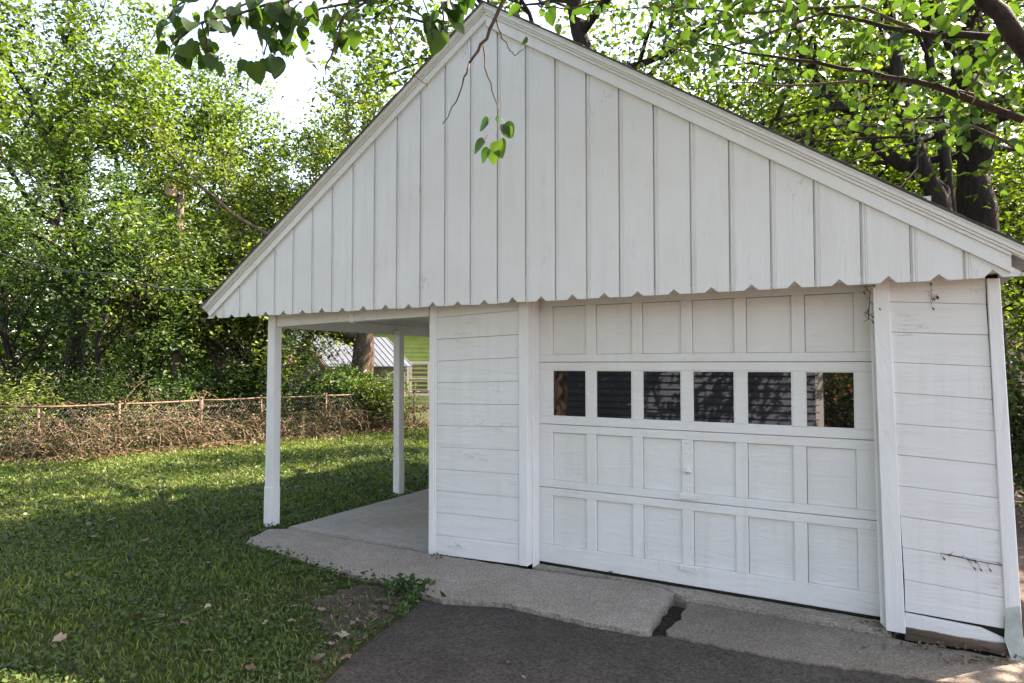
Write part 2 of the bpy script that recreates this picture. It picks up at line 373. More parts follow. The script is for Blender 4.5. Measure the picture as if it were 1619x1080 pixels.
# --- gable: 28 beaded boards, each with a sawn notch in its lower edge
p_, xp, zg = .2707, -.339, 2.224
i0, i1 = xz(332, 502, YG), xz(764, 38, YG); j0, j1 = xz(787, 49, YG), xz(1604, 432, YG)
def line(a, b): s = (b[1] - a[1]) / (b[0] - a[0]); return lambda x: a[1] + s * (x - a[0])
inL, inR = line(i0, i1), line(j0, j1)
def ztop(x): return min(inL(x), inR(x)) + .03
prof = [(.0015, -.016), (.0065, -.016), (.012, -.004), (.017, .0015), (.021, .0015), (.024, -.004), (.0265, -.004), (.029, .0015), (.032, .0015), (.0345, -.004), (.037, -.004), (.040, .0)]
rg = random.Random(4)
apexx = (j0[0] + i1[0]) / 2
for k in range(-15, 14):
    x0 = xp + p_ * k; w = p_
    nc = .55 * w + rg.uniform(-.004, .004); nh = .042 + rg.uniform(-.005, .005); nw = .046
    xs = prof + [(nc - nw, 0), (nc, 0), (nc + nw, 0), (w - .003, 0), (w - .0015, -.004)]
    fy = rg.uniform(-.0015, .0015); lean = rg.uniform(-.002, .002); dz = rg.uniform(-.003, .0016)
    smp = []
    xs2 = sorted(xs)
    for xx, dd in xs2: smp.append((x0 + xx, dd))
    ax = apexx
    if x0 < ax < x0 + w: smp.append((ax, 0)); smp.sort()
    rows = []
    for X, dd in smp:
        xx = X - x0
        zb = zg + dz + (nh * max(0, 1 - abs(xx - nc) / nw))
        zt = ztop(X)
        if zt > zb + .004: rows.append((X, YG - dd + fy, zb, zt))
        elif rows or True:
            if zt > zb - .25 * w: rows.append((X, YG - dd + fy, zb, max(zt, zb + .002)))
    if len(rows) < 3: continue
    V = []; F = []
    for X, Y, zb, zt in rows: V += [(X, Y, zb), (X, Y, zt), (X, YG + .018, zb), (X, YG + .018, zt)]
    n = len(rows)
    for a in range(n - 1):
        o = a * 4; e = o + 4
        F += [(o, e, e + 1, o + 1), (o + 2, o + 3, e + 3, e + 2), (o, o + 2, e + 2, e), (o + 1, e + 1, e + 3, o + 3)]
    F += [(0, 1, 3, 2), ((n-1)*4, (n-1)*4 + 2, (n-1)*4 + 3, (n-1)*4 + 1)]
    link('gable_board', mesh_from(V, F), M['paint_v'], GA)
pk = (apexx, ztop(apexx))
b = MB(); b.add([(-3.95, YG + .02, zg + .05), (3.1, YG + .02, zg + .05), (pk[0], YG + .02, pk[1] - .02), (-3.95, YG + .05, zg + .05), (3.1, YG + .05, zg + .05), (pk[0], YG + .05, pk[1] - .02)], [(0, 1, 2), (5, 4, 3), (0, 3, 4, 1), (1, 4, 5, 2), (2, 5, 3, 0)])
b.build('gable_backing', M['dark_gap'], GA)
# --- rake trim: frieze, stepped moulding and roof edge on either slope
oL0, oL1 = xz(320, 483, -.43), xz(752, 15, -.43); oR0, oR1 = xz(800, 18, -.43), xz(1619, 386, -.43)
outL, outR = line(oL0, oL1), line(oR0, oR1)
s = (outR(0) - outL(0)) / ((oL1[1] - oL0[1]) / (oL1[0] - oL0[0]) - (oR1[1] - oR0[1]) / (oR1[0] - oR0[0])); peak_x = s; peak_z = outL(s)
xLe = at(318, 484, Y=-.43).x; xRe = at(1646, 398, Y=-.43).x
sheet('bare_soil', [G(490, 948), G(560, 922), G(600, 921), G(655, 941), G(630, 966), G(594, 990), G(548, 1028), G(505, 1068), G(470, 1050), G(520, 1000)], -.019, -.15, M['soil'], .03, 15, .06, .004)
def rake(name, f0, f1, y0, y1, mat, ends=(0, 0), xl=None, xr=None):
    """strip between fractions f0..f1 of the way from the boards' top to the roof edge, both slopes"""
    for side, (inn, out) in enumerate(((inL, outL), (inR, outR))):
        x_out = (xLe + ends[0]) if side == 0 else (xRe + ends[1])
        xa, xb = (x_out, peak_x) if side == 0 else (peak_x, x_out)
        def z(x, f): return inn(x) * (1 - f) + out(x) * f
        if side == 0: q = [(xa + .09 * (1 - f0), z(xa + .09 * (1 - f0), f0)), (xb, z(xb, f0)), (xb, z(xb, f1)), (xa + .09 * (1 - f1), z(xa + .09 * (1 - f1), f1))]
        else: q = [(xa, z(xa, f0)), (xb, z(xb, f0)), (xb, z(xb, f1)), (xa, z(xa, f1))]
        m = MB(); m.quad_prism(q, y0, y1); m.build(name, mat, GA, bevel=.002)
rake('frieze_board', -.04, .47, YG - .022, YG + .02, M['paint_trim'], (0, -.13))
rake('rake_moulding', .47, .60, YG - .034, YG + .02, M['paint_trim'], (0, -.13))
rake('rake_moulding', .60, .70, YG - .045, YG + .02, M['paint_trim'], (0, -.02))
rake('rake_moulding', .70, .86, YG - .055, YG + .02, M['paint_trim'])
rake('drip_edge', .86, .95, YG - .058, YG + .02, M['paint_trim'])
# roof: two slopes of shingle, thin courses on top
RF = None
for side, out in ((0, outL), (1, outR)):
    m = MB(); xe = xLe - .02 if side == 0 else xRe + .02
    a, c = (xe, peak_x) if side == 0 else (peak_x, xe)
    th = .008
    V = [(a, -.435, out(a) - th), (c, -.435, out(c) - th), (c, -.435, out(c)), (a, -.435, out(a))]
    V += [(x, 5.75, z) for x, y, z in V]
    m.add(V, [(0, 1, 2, 3), (7, 6, 5, 4), (0, 4, 5, 1), (1, 5, 6, 2), (2, 6, 7, 3), (3, 7, 4, 0)])
    r = m.build('roof', M['shingle'], GA)
    n = 20
    for i in range(n):                              # shingle courses, each with its butt edge proud of the one below
        t0, t1 = i / n, (i + 1) / n
        xa, xb = xe + (peak_x - xe) * t0, xe + (peak_x - xe) * t1
        m = MB(); h0, h1 = .006, .002
        x0_, x1_ = (xa, xb) if side == 0 else (xb, xa); a0, a1 = (h0, h1) if side == 0 else (h1, h0)
        rr = random.Random(i + side * 40); y0 = -.447 + rr.uniform(-.006, .006)
        V = [(x0_, y0, out(x0_) + .001), (x1_, y0, out(x1_) + .001), (x1_, y0, out(x1_) + a1), (x0_, y0, out(x0_) + a0)]
        V += [(x, 5.76, z) for x, y, z in V]
        m.add(V, [(0, 1, 2, 3), (7, 6, 5, 4), (0, 4, 5, 1), (1, 5, 6, 2), (2, 6, 7, 3), (3, 7, 4, 0)])
        m.build('shingle_course', M['shingle'], r)
# right eave box and carport ceiling
b = MB(); b.quad_prism([(3.10, 2.235), (xRe - .17, 2.235), (xRe - .17, 2.33), (3.10, 2.40)], YG + .02, 5.6); b.build('eave_box', M['paint_h'], GA, bevel=.003)
b = MB(); b.quad_prism([(xl0 - .005, 2.275), (xl0 - .005, 2.30), (-3.9, 2.30), (-3.9, 2.275)][::-1], WY + .03, 5.6); b.build('carport_ceiling', M['paint_h'], GA)
# --- carport posts and beams
pw = .085
def post(px0, px1, pyb, pyt, Y, name='post'):
    a = at(px0, pyb, Y=Y); c = at(px1, pyb, Y=Y); t0 = at(px0, pyt, Y=Y)
    return a, c, t0
pa, pc = at(417, 836, Y=-.21), at(429.5, 836, Y=-.21)
ta, tc = at(424, 500, Y=-.21), at(434.5, 500, Y=-.21)
def build_post(bx0, bx1, tx0, tx1, y0, dy, zb, ztp):
    m = MB(); zk = zb + .45
    def kx(a, b, z): return a + (b - a) * (z - zb) / (ztp - zb)
    V = []
    for z, g in ((zb, .004), (zk, .004), (zk + .006, 0), (ztp, 0)):
        x0, x1 = kx(bx0, tx0, z) - g, kx(bx1, tx1, z) + g
        V += [(x0, y0 - g, z), (x1, y0 - g, z), (x1, y0 + dy + g, z), (x0, y0 + dy + g, z)]
    F = [(3, 2, 1, 0), (12, 13, 14, 15)]
    for i in range(3):
        for k in range(4): F.append((i*4 + k, i*4 + (k+1) % 4, i*4 + 4 + (k+1) % 4, i*4 + 4 + k))
    m.add(V, F); return m.build('post', M['paint_trim'], GA, bevel=.003)
build_post(pa.x, pc.x, ta.x, tc.x, -.21, .10, -.06, 2.25)
PX = (ta.x + tc.x) / 2
p2 = at(622, 781, Z=0.0); yy2 = p2.y
p2b = at(631, 781, Y=yy2); p2t = at(622, 527, Y=yy2); p2tb = at(631.5, 527, Y=yy2)
build_post(p2.x, p2b.x, p2t.x, p2tb.x, yy2, .10, -.04, 2.16)
build_post(PX - .045, PX + .045, PX - .045, PX + .045, yy2 * 2 + .3, .10, -.04, 2.16)
# front beam in two lengths with a cleat, side beam with a sprung board above it
def bq(pts, Y): return [xz(px, py, Y) for px, py in pts]
board('front_beam', bq([(437.5, 517), (553, 508), (553, 478), (437.5, 486)], WY), WY, WY + .10, M['paint_h'], GA)
board('front_beam', bq([(556.5, 508.5), (678, 500), (678, 472), (556.5, 478)], WY - .006), WY - .006, WY + .09, M['paint_h'], GA)
board('cleat', bq([(551.5, 510), (557, 510), (557, 480), (551.5, 480)], WY - .02), WY - .02, WY + .03, M['paint_trim'], GA)
zb_ = at(444, 518.5, Y=-.1).z
b = MB(); b.box((PX - .04, -.10, zb_), (PX + .04, 5.5, zb_ + .125)); b.build('side_beam', M['paint_h'], GA, bevel=.004)
b = MB(); b.box((PX - .02, -.08, zb_ + .128), (PX + .02, yy2 - .4, 2.274)); b.build('fascia_board', M['paint_h'], GA, bevel=.003)
b = MB(); V = [(PX - .02, yy2 - .39, zb_ + .13), (PX - .02, 5.4, zb_ + .165), (PX - .02, 5.4, 2.274), (PX - .02, yy2 - .39, 2.274)]; V += [(x + .04, y, z) for x, y, z in V]
b.add(V, [(0, 3, 2, 1), (4, 5, 6, 7), (0, 1, 5, 4), (1, 2, 6, 5), (2, 3, 7, 6), (3, 0, 4, 7)]); b.build('fascia_board', M['paint_h'], GA)

# --- overhead door: four sections of rails, stiles, panels and a row of panes
DOOR = link('garage_door', None, None, GA)
dz_ = .11
Zr = {'ptop': 2.099, 'pbot': 1.687, 'wt': 1.553, 'wb': 1.156, 'r3t': 1.019, 'r3b': .612, 'r4t': .481, 'r4b': .063}
Zr = {k: v + dz_ for k, v in Zr.items()}
DL, DR, Q, PW = -.140, 2.462, .3993, .3127
S1, S2, S3, SB, ST = 1.62 + dz_, 1.087 + dz_, .547 + dz_, .018, 2.30
sections = [(S1, ST, Zr['pbot'], Zr['ptop']), (S2, S1, Zr['wb'], Zr['wt']), (S3, S2, Zr['r3b'], Zr['r3t']), (SB, S3, Zr['r4b'], Zr['r4t'])]
rd = random.Random(8)
for si, (z0, z1, pz0, pz1) in enumerate(sections):
    y = (-.003, 0, .0, -.004)[si]
    gap = .0022
    m = MB(); m.box((DL, y, z0 + gap), (DR, y + .035, pz0)); m.build('rail', M['paint_door'], DOOR, bevel=.0035)
    m = MB(); m.box((DL, y, pz1), (DR, y + .035, z1 - gap)); m.build('rail', M['paint_door'], DOOR, bevel=.0035)
    ed = [DL] + sum([[k * Q, k * Q + PW] for k in range(6)], []) + [DR]
    for k in range(7):
        m = MB(); m.box((ed[2*k], y - .0005, pz0 + .0005), (ed[2*k + 1], y + .035, pz1 - .0005)); m.build('stile', M['paint_door'], DOOR, bevel=.0035)
    for k in range(6):
        if si == 1:
            continue
        m = MB(); m.box((k * Q + .004, y + .020, pz0 + .0025), (k * Q + PW - .002, y + .034, pz1 - .004)); m.build('panel', M['paint_door'], DOOR)
kg = NT('window_glass'); w_ = kg.coord('World')
dirt = kg.ramp(kg.noise(w_, 22, 6, .7), [(.5, (.006, .006, .007)), (.85, (.03, .029, .027))])
kg.b.inputs['IOR'].default_value = 1.75
M['glass'] = kg.done(dirt, kg.ramp(kg.noise(w_, 30, 5, .7), [(.5, .012), (.8, .05)]), kg.bump(kg.noise(w_, 2.6, 1, .4), .012, .02), .5)
for k in range(6):
    m = MB(); m.box((k * Q - .005, .012, Zr['wb'] - .005), (k * Q + PW + .005, .017, Zr['wt'] + .005)); o = m.build('pane', M['glass'], DOOR)
    o.rotation_euler = (0, 0, 0)
    m = MB(); bw = .007; y = 0
    m.box((k*Q + .0005, .003, Zr['wb'] + .0005), (k*Q + bw, .0118, Zr['wt'] - .0005)); m.box((k*Q + PW - bw, .003, Zr['wb'] + .0005), (k*Q + PW - .0005, .0118, Zr['wt'] - .0005))
    m.box((k*Q + bw, .003, Zr['wb'] + .0005), (k*Q + PW - bw, .0118, Zr['wb'] + bw)); m.box((k*Q + bw, .003, Zr['wt'] - bw), (k*Q + PW - bw, .0118, Zr['wt'] - .0005))
    m.build('putty_bead', M['paint_door'], DOOR)
m = MB(); m.box((DL, -.002, .004), (DR, .03, .0165)); m.build('bottom_seal', M['dark_gap'], DOOR)
m = MB(); m.box((DL, .0355, SB), (DR, .045, Zr['wb'] - .03)); m.box((DL, .0355, Zr['wt'] + .03), (DR, .045, ST)); m.build('door_back', M['interior'], DOOR)
# hardware on the middle stile
def lift_handle(px, py):
    c = at(px, py, Y=-.004); m = MB(); w = .058
    m.box((c.x - w - .016, -.008, c.z - .010), (c.x - w + .006, -.004, c.z + .016)); m.box((c.x + w - .006, -.008, c.z - .010), (c.x + w + .016, -.004, c.z + .016))
    m.box((c.x - w, -.042, c.z - .004), (c.x - w + .005, -.007, c.z + .014)); m.box((c.x + w - .005, -.042, c.z - .004), (c.x + w, -.007, c.z + .014))
    m.box((c.x - w, -.046, c.z - .009), (c.x + w, -.008, c.z - .004)); m.box((c.x - w, -.046, c.z - .0035), (c.x + w, -.042, c.z + .006))
    m.build('lift_handle', M['paint_door'], DOOR, bevel=.0015)
lift_handle(1088, 786); lift_handle(1089, 898.5)
c = at(1087, 744, Y=-.01); m = MB()
m.tube([(c.x, -.001, c.z), (c.x, -.012, c.z)], .026, 14); m.tube([(c.x, -.012, c.z), (c.x, -.040, c.z)], .008, 8)
m.tube([(c.x - .042, -.042, c.z + .006), (c.x - .02, -.046, c.z), (c.x + .02, -.046, c.z - .001), (c.x + .042, -.042, c.z - .004)], [.006, .0085, .0085, .006], 8)
m.build('lock_handle', M['paint_door'], DOOR, smooth=True)
for px, py in ((1087, 700), (1087, 716), (1088, 774), (1086, 812), (1085, 567), (1085, 552), (1087, 688)):
    c = at(px, py, Y=-.003); m = MB(); m.tube([(c.x, 0, c.z), (c.x, -.006, c.z), (c.x, -.009, c.z)], [.010, .010, .004], 10); m.build('bolt_head', M['paint_door'], DOOR)

# --- dried vine scraps clinging to the right wall
def scrap(name, pts, label, seed, rad=.0026):
    r = random.Random(seed); m = MB()
    base = [at(px, py, Y=WY - .014) for px, py in pts]
    m.tube(base, rad, 4)
    for i in range(14):
        a = r.choice(base[:-1]); j = base.index(a); p = a.lerp(base[j + 1], r.random())
        q1 = p + Vector((r.uniform(-.04, .05), r.uniform(-.012, .0), r.uniform(-.05, .03))); m.tube([p, (p + q1) / 2 + Vector((r.uniform(-.01, .01), -.004, r.uniform(-.01, .01))), q1], [rad * .8, rad * .7, rad * .3], 3)
        if i % 3 == 0:
            m.tube([q1, q1 + Vector((.008, -.004, -.010)), q1 + Vector((.012, -.003, -.022))], [.0015, .005, .001], 4)
    return tag(m.build(name, M['twig']), label, 'vine')
scrap('dried_vine', [(1487, 875), (1512, 880), (1540, 886), (1560, 890), (1590, 895)], 'dried vine scrap clinging to right wall siding near the corner board', 1)
scrap('dried_vine', [(1472, 449), (1472, 462), (1474, 478)], 'short dried vine wisp hanging under the gable at the right wall', 2, .0014)
scrap('dried_vine', [(1366, 452), (1376, 462), (1374, 490), (1373, 505)], 'dark dried debris clinging at the upper right corner of garage door', 3, .003)
# ------------------------------------------------------------------ foliage engine
def leaf_cards(C, T, N, S, W=.62, fold=.18):
    """rhombic folded leaves: centre C, tip direction T, normal N, length S -> V, F (two triangles each)"""
    T = T / np.linalg.norm(T, axis=1, keepdims=True)
    N = N - T * (N * T).sum(1, keepdims=True); N = N / (np.linalg.norm(N, axis=1, keepdims=True) + 1e-9)
    B = np.cross(N, T); S = S[:, None]
    v0 = C - T * S * .5; v2 = C + T * S * .5
    v1 = C + B * S * W * .5 + N * S * fold - T * S * .08; v3 = C - B * S * W * .5 + N * S * fold - T * S * .08
    V = np.stack([v0, v1, v2, v3], 1).reshape(-1, 3); i = np.arange(len(C)) * 4
    F = np.concatenate([np.stack([i, i + 1, i + 2], 1), np.stack([i, i + 2, i + 3], 1)], 0)
    return V, F
def leaf_ovate(C, T, N, S, W=.8, fold=.12):
    T = T / np.linalg.norm(T, axis=1, keepdims=True)
    N = N - T * (N * T).sum(1, keepdims=True); N = N / (np.linalg.norm(N, axis=1, keepdims=True) + 1e-9)
    B = np.cross(N, T); S = S[:, None]
    pat = [(0, -.5, 0), (0, .0, -.02), (0, .5, -.10), (.30, -.46, .07), (.50, -.18, .11), (.40, .14, .08), (.17, .38, -.02), (-.30, -.46, .07), (-.50, -.18, .11), (-.40, .14, .08), (-.17, .38, -.02)]
    V = np.stack([C + (B * x * W + T * y + N * z * fold * 8) * S for x, y, z in pat], 1).reshape(-1, 3); i = np.arange(len(C)) * 11
    tri = [(0, 3, 4), (0, 4, 1), (1, 4, 5), (1, 5, 6), (1, 6, 2), (0, 8, 7), (0, 1, 8), (1, 9, 8), (1, 10, 9), (1, 2, 10)]
    return V, np.concatenate([np.stack([i + a, i + b, i + c], 1) for a, b, c in tri], 0)
def leaves(name, C, size, mat, parent, rng, up=.9, kind=None, W=.62, tint=None, droop=.25, ovate=False):
    n = len(C); T = rng.normal(size=(n, 3)); T[:, 2] = T[:, 2] * .5 - droop
    N = rng.normal(size=(n, 3)) * .75; N[:, 2] += up
    S = size * rng.uniform(.6, 1.25, n)
    V, F = (leaf_ovate if ovate else leaf_cards)(C, T, N, S, W)
    t = rng.uniform(0, 1, n) if tint is None else np.clip(tint + rng.normal(size=n) * .22, 0, 1)
    o = big_mesh(name, V, F, mat, parent, np.tile(t, len(F) // n))
    if kind: o['kind'] = kind
    return o
def grow(rng, base, direction, length, radius, levels, segs, tips, kids=(4, 4, 4), spread=.75, grav=.04, wander=.16, shrink=.62):
    """recursive limbs; returns list of (points, radii); tips collects twig points"""
    def rec(p, d, L, r, lv):
        pts = [p.copy()]; rad = [r]; n = 5 if lv > 1 else 4
        for i in range(n):
            d = d + rng.normal(size=3) * wander; d[2] += grav; d = d / np.linalg.norm(d)
            p = p + d * L / n; pts.append(p.copy()); rad.append(r * (1 - .62 * (i + 1) / n))
        segs.append((pts, rad, lv))
        if lv == 0:
            tips.extend(pts[1:]); return
        if lv == 1: tips.extend(pts[3:])
        k = kids[min(lv, len(kids)) - 1]
        for j in range(k):
            t = .35 + .65 * (j + rng.uniform(.1, .9)) / k; f = t * n; i = min(int(f), n - 1)
            q = pts[i] + (pts[i + 1] - pts[i]) * (f - i)
            ax = rng.normal(size=3); ax -= d * (ax @ d); ax /= np.linalg.norm(ax) + 1e-9
            nd = d * (1 - spread * .5) + ax * spread; nd /= np.linalg.norm(nd)
            rec(q, nd, L * shrink * rng.uniform(.8, 1.2), max(rad[i] * .62, .004), lv - 1)
        rec(pts[-1], d, L * shrink, rad[-1], lv - 1)
    rec(np.array(base, float), np.array(direction, float) / np.linalg.norm(direction), length, radius, levels)
def tubes(segs, name, mat, parent, minr=.0, sides=7):
    m = MB()
    for pts, rad, lv in segs:
        if rad[0] < minr: continue
        m.tube(pts, rad, sides if rad[0] > .05 else (5 if rad[0] > .02 else 3), cap=False)
    return m.build(name, mat, parent, smooth=True)
def tree(name, label, cat, base, height, rad, leafmat, nleaf, lsize, seed, barkmat, lean=(0, 0), trunk_frac=.4, limbs=7, limb_len=None, sig=.55, group=None, droop=.25, up=.9, limb_up=.55, dirs=None, levels=2, W=.62, clump=.75):
    rng = np.random.default_rng(seed); T = empty(name, label, cat, group, loc=base)
    b = np.zeros(3); th = height * trunk_frac
    npt = 7; pts = []; rr = []
    for i in range(npt):
        t = i / (npt - 1); pts.append(np.array([lean[0] * t * th + rng.normal() * .03 * th * t, lean[1] * t * th + rng.normal() * .03 * th * t, -.1 + t * (th + .1)]))
        rr.append(rad * (1.35 if i == 0 else 1) * (1 - .4 * t))
    m = MB(); m.tube(pts, rr, 12, cap=False); m.build('trunk', barkmat, T, smooth=True)
    segs = []; tips = []; L = limb_len or height * .42
    for j in range(limbs):
        a = 2 * math.pi * (j * .382 + rng.uniform(-.06, .06)); t = .55 + .45 * (j + .5) / limbs
        if dirs: a = dirs[j % len(dirs)]
        i = min(int(t * (npt - 1)), npt - 2); p = pts[i] + (pts[i+1] - pts[i]) * (t * (npt - 1) - i)
        el = limb_up + .5 * (j / limbs) + rng.uniform(-.15, .15)
        grow(rng, p, (math.cos(a) * math.cos(el), math.sin(a) * math.cos(el), math.sin(el)), L * rng.uniform(.75, 1.1) * (1.1 - .25 * j / limbs), rad * .42, levels, segs, tips)
    grow(rng, pts[-1], (lean[0] * .5, lean[1] * .5, 1), L * .9, rad * .5, levels, segs, tips)
    tubes(segs, 'branch', barkmat, T)
    tips = np.array(tips); idx = rng.integers(0, len(tips), nleaf)
    off = rng.normal(size=(nleaf, 3)) * sig * rng.uniform(.3, 1, (nleaf, 1)); off[:, 2] *= .7
    C = tips[idx] + off
    base_t = (rng.uniform(0, 1, len(tips)) * clump + .5 - clump / 2)[idx]
    leaves('crown', C, lsize, leafmat, T, rng, up, 'stuff', W, base_t, droop)
    return T
def gp(px, D, z=0):
    """ground position in the direction of column px at distance D along the view axis"""
    p = at(px, 575, D=D); return (p.x, p.y, z)

# ------------------------------------------------------------------ trees on the left and behind
ZL = -.03
tree('maple_tree', 'tall maple at far left, sunlit crown running out of the picture top', 'tree', gp(120, 19, ZL), 15.5, .26, M['leaf_maple'], 60000, .15, 11, M['bark_dark'], trunk_frac=.36, limbs=9, limb_len=5.0, sig=.45, limb_up=.25)
tree('elm_tree', 'old tree with thick furrowed trunk behind the fence, seen past the carport', 'tree', gp(577, 19.5, ZL), 10.2, .40, M['leaf_elm'], 58000, .13, 23, M['bark'], lean=(-.05, -.02), trunk_frac=.40, limbs=9, limb_len=4.3, sig=.36, limb_up=.28, dirs=[math.pi * 1.05, math.pi * 1.25, math.pi * .9, math.pi * 1.15, math.pi * 1.4, math.pi * .75, math.pi * 1.1, .3, 1.3])
tree('sapling_tree', 'slim young tree with thin dark trunk behind the left fence', 'tree', gp(154, 14.8, ZL), 6.2, .075, M['leaf_sap'], 7500, .12, 31, M['bark_dark'], trunk_frac=.55, limbs=8, limb_len=2.2, sig=.20, group='young trees behind the fence', W=.4)
tree('sapling_tree', 'bushy young tree between the slim trunk and the utility pole', 'tree', gp(222, 17.5, ZL), 5.0, .06, M['leaf_sap'], 7000, .12, 32, M['bark_dark'], trunk_frac=.4, limbs=8, limb_len=2.2, sig=.22, group='young trees behind the fence', W=.4)
tree('sapling_tree', 'young tree just right of the utility pole, branches reaching towards the garage eave', 'tree', gp(345, 17.5, ZL), 5.2, .09, M['leaf_elm'], 9000, .11, 33, M['bark'], trunk_frac=.42, limbs=8, limb_len=2.2, sig=.24, group='young trees behind the fence')
tree('sapling_tree', 'leafy young tree at the left picture edge behind the fence', 'tree', gp(15, 14.5, ZL), 5.6, .07, M['leaf_sap'], 7500, .12, 34, M['bark_dark'], trunk_frac=.4, limbs=8, limb_len=2.4, sig=.22, group='young trees behind the fence', W=.42)
tree('sapling_tree', 'dark leafy young tree framed between front post and garage eave end', 'tree', gp(408, 18.5, ZL), 5.0, .10, M['leaf_dark'], 9000, .11, 35, M['bark_dark'], trunk_frac=.4, limbs=8, limb_len=1.9, sig=.40, group='young trees behind the fence')
# far wood closing the view (reads as one mass)
rngw = np.random.default_rng(77)
def wood(name, spots, n, size, mat, hz=(0, 9), spread=2.2):
    C = []
    for (x, y, h) in spots:
        k = n // len(spots); c = rngw.normal(size=(k, 3)) * np.array([spread, spread, 1]); c[:, 2] = np.abs(rngw.beta(1.6, 1.6, k)) * h
        C.append(c + np.array([x, y, 0]))
    C = np.concatenate(C); lump = np.array([noise.noise(Vector(c * .55)) for c in C[::1]]) if len(C) < 90000 else rngw.uniform(-1, 1, len(C))
    keep = lump > -.22; C = C[keep]
    return tag(leaves(name, C, size, mat, None, rngw, .7, 'stuff', .7, np.clip(lump[keep] + .5, 0, 1)), 'distant wood closing the view behind the yard', 'woodland', kind='stuff')
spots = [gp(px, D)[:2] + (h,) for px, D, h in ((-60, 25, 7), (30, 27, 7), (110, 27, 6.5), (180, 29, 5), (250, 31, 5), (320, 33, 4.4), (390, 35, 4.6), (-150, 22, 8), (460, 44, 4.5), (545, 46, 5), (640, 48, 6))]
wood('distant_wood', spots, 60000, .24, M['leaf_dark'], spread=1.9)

tree('shade_tree', 'tree added behind the garage to dapple the back lawn with shade', 'tree', (-2.9, 8.9, ZL), 9.6, .17, M['leaf_right'], 3600, .15, 92, M['bark_dark'], limbs=9, limb_len=3.4, sig=.42, limb_up=.3)  # added shade caster, mostly hidden by the gable
tree('shade_tree', 'brown-trunked tree before the grey house, mirrored in the door panes', 'tree', (-3.3, -7.0, ZL), 10.5, .17, M['leaf_maple'], 30000, .17, 93, M['bark'], limbs=9, limb_len=3.6, sig=.5, limb_up=.25, trunk_frac=.45)
tree('shade_tree', 'tall tree added behind the garage, high crown over the roof to shade the lawn', 'tree', (-.7, 6.3, ZL), 14.5, .2, M['leaf_right'], 14000, .15, 94, M['bark_dark'], lean=(-.12, -.16), limbs=9, limb_len=3.1, sig=.45, limb_up=.15, trunk_frac=.62)  # added to break up the roof's shadow edge; crown mostly above the frame
# undergrowth behind and on the fence
def shrub(name, label, px, D, h, w, n, size, mat, seed, group=None, W=.6, depth=None, up=.7):
    rng = np.random.default_rng(seed); b = gp(px, D, ZL); T = empty(name, label, 'shrub', group, b)
    segs = []; tips = []
    for j in range(11):
        a = rng.uniform(0, 6.283); el = rng.uniform(.6, 1.35)
        p0 = np.array([rng.normal() * w * .25, rng.normal() * w * .25, 0])
        grow(rng, p0, (math.cos(a) * math.cos(el) * w, math.sin(a) * math.cos(el) * w, math.sin(el) * h), h * .62, .014, 1, segs, tips, kids=(4,), spread=.7, grav=.0)
    tubes(segs, 'stem', M['twig'], T, sides=4)
    tips = np.array(tips); idx = rng.integers(0, len(tips), n); C = tips[idx] + rng.normal(size=(n, 3)) * .16
    C[:, 2] = np.abs(C[:, 2])
    leaves('foliage', C, size, mat, T, rng, up, 'stuff', W, (rng.uniform(.2, .8, len(tips)))[idx])
    return T
ug = 'undergrowth shrubs behind the fence'
shrub('shrub', 'pale yellow-green feathery weed bush at the left picture edge behind fence', 8, 12.6, 1.7, .8, 2600, .10, M['leaf_elm'], 41, ug, .3)
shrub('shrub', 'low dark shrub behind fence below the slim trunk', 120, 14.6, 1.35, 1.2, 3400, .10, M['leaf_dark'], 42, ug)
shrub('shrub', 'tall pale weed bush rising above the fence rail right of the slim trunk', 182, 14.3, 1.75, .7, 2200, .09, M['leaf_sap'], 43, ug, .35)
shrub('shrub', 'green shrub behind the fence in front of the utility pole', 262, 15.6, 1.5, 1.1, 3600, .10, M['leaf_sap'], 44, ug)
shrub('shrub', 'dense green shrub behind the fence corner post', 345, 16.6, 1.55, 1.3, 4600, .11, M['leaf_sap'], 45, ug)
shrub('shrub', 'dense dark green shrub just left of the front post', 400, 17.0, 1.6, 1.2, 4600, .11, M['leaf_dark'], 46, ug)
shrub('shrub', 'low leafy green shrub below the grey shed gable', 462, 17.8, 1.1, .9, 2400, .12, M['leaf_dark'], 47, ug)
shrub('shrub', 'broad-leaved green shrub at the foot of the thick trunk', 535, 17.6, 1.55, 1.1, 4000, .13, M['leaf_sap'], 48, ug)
shrub('shrub', 'yellow-green shrub spilling over the fence right of the thick trunk', 598, 17.6, 1.4, .8, 2800, .11, M['leaf_maple'], 49, ug)
rngu = np.random.default_rng(5)
C = []
for px in np.linspace(-120, 420, 46):
    D = 15.6 + rngu.uniform(0, 4.5) + max(0, px) * .004; x, y, _ = gp(px, D); k = 520
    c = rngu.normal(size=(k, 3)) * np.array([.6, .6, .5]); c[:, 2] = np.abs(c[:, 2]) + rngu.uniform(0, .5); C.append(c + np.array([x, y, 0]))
tag(leaves('undergrowth', np.concatenate(C), .13, M['leaf_dark'], None, rngu, .6, 'stuff'), 'dark tangled undergrowth beneath the trees behind the fence', 'undergrowth', kind='stuff')

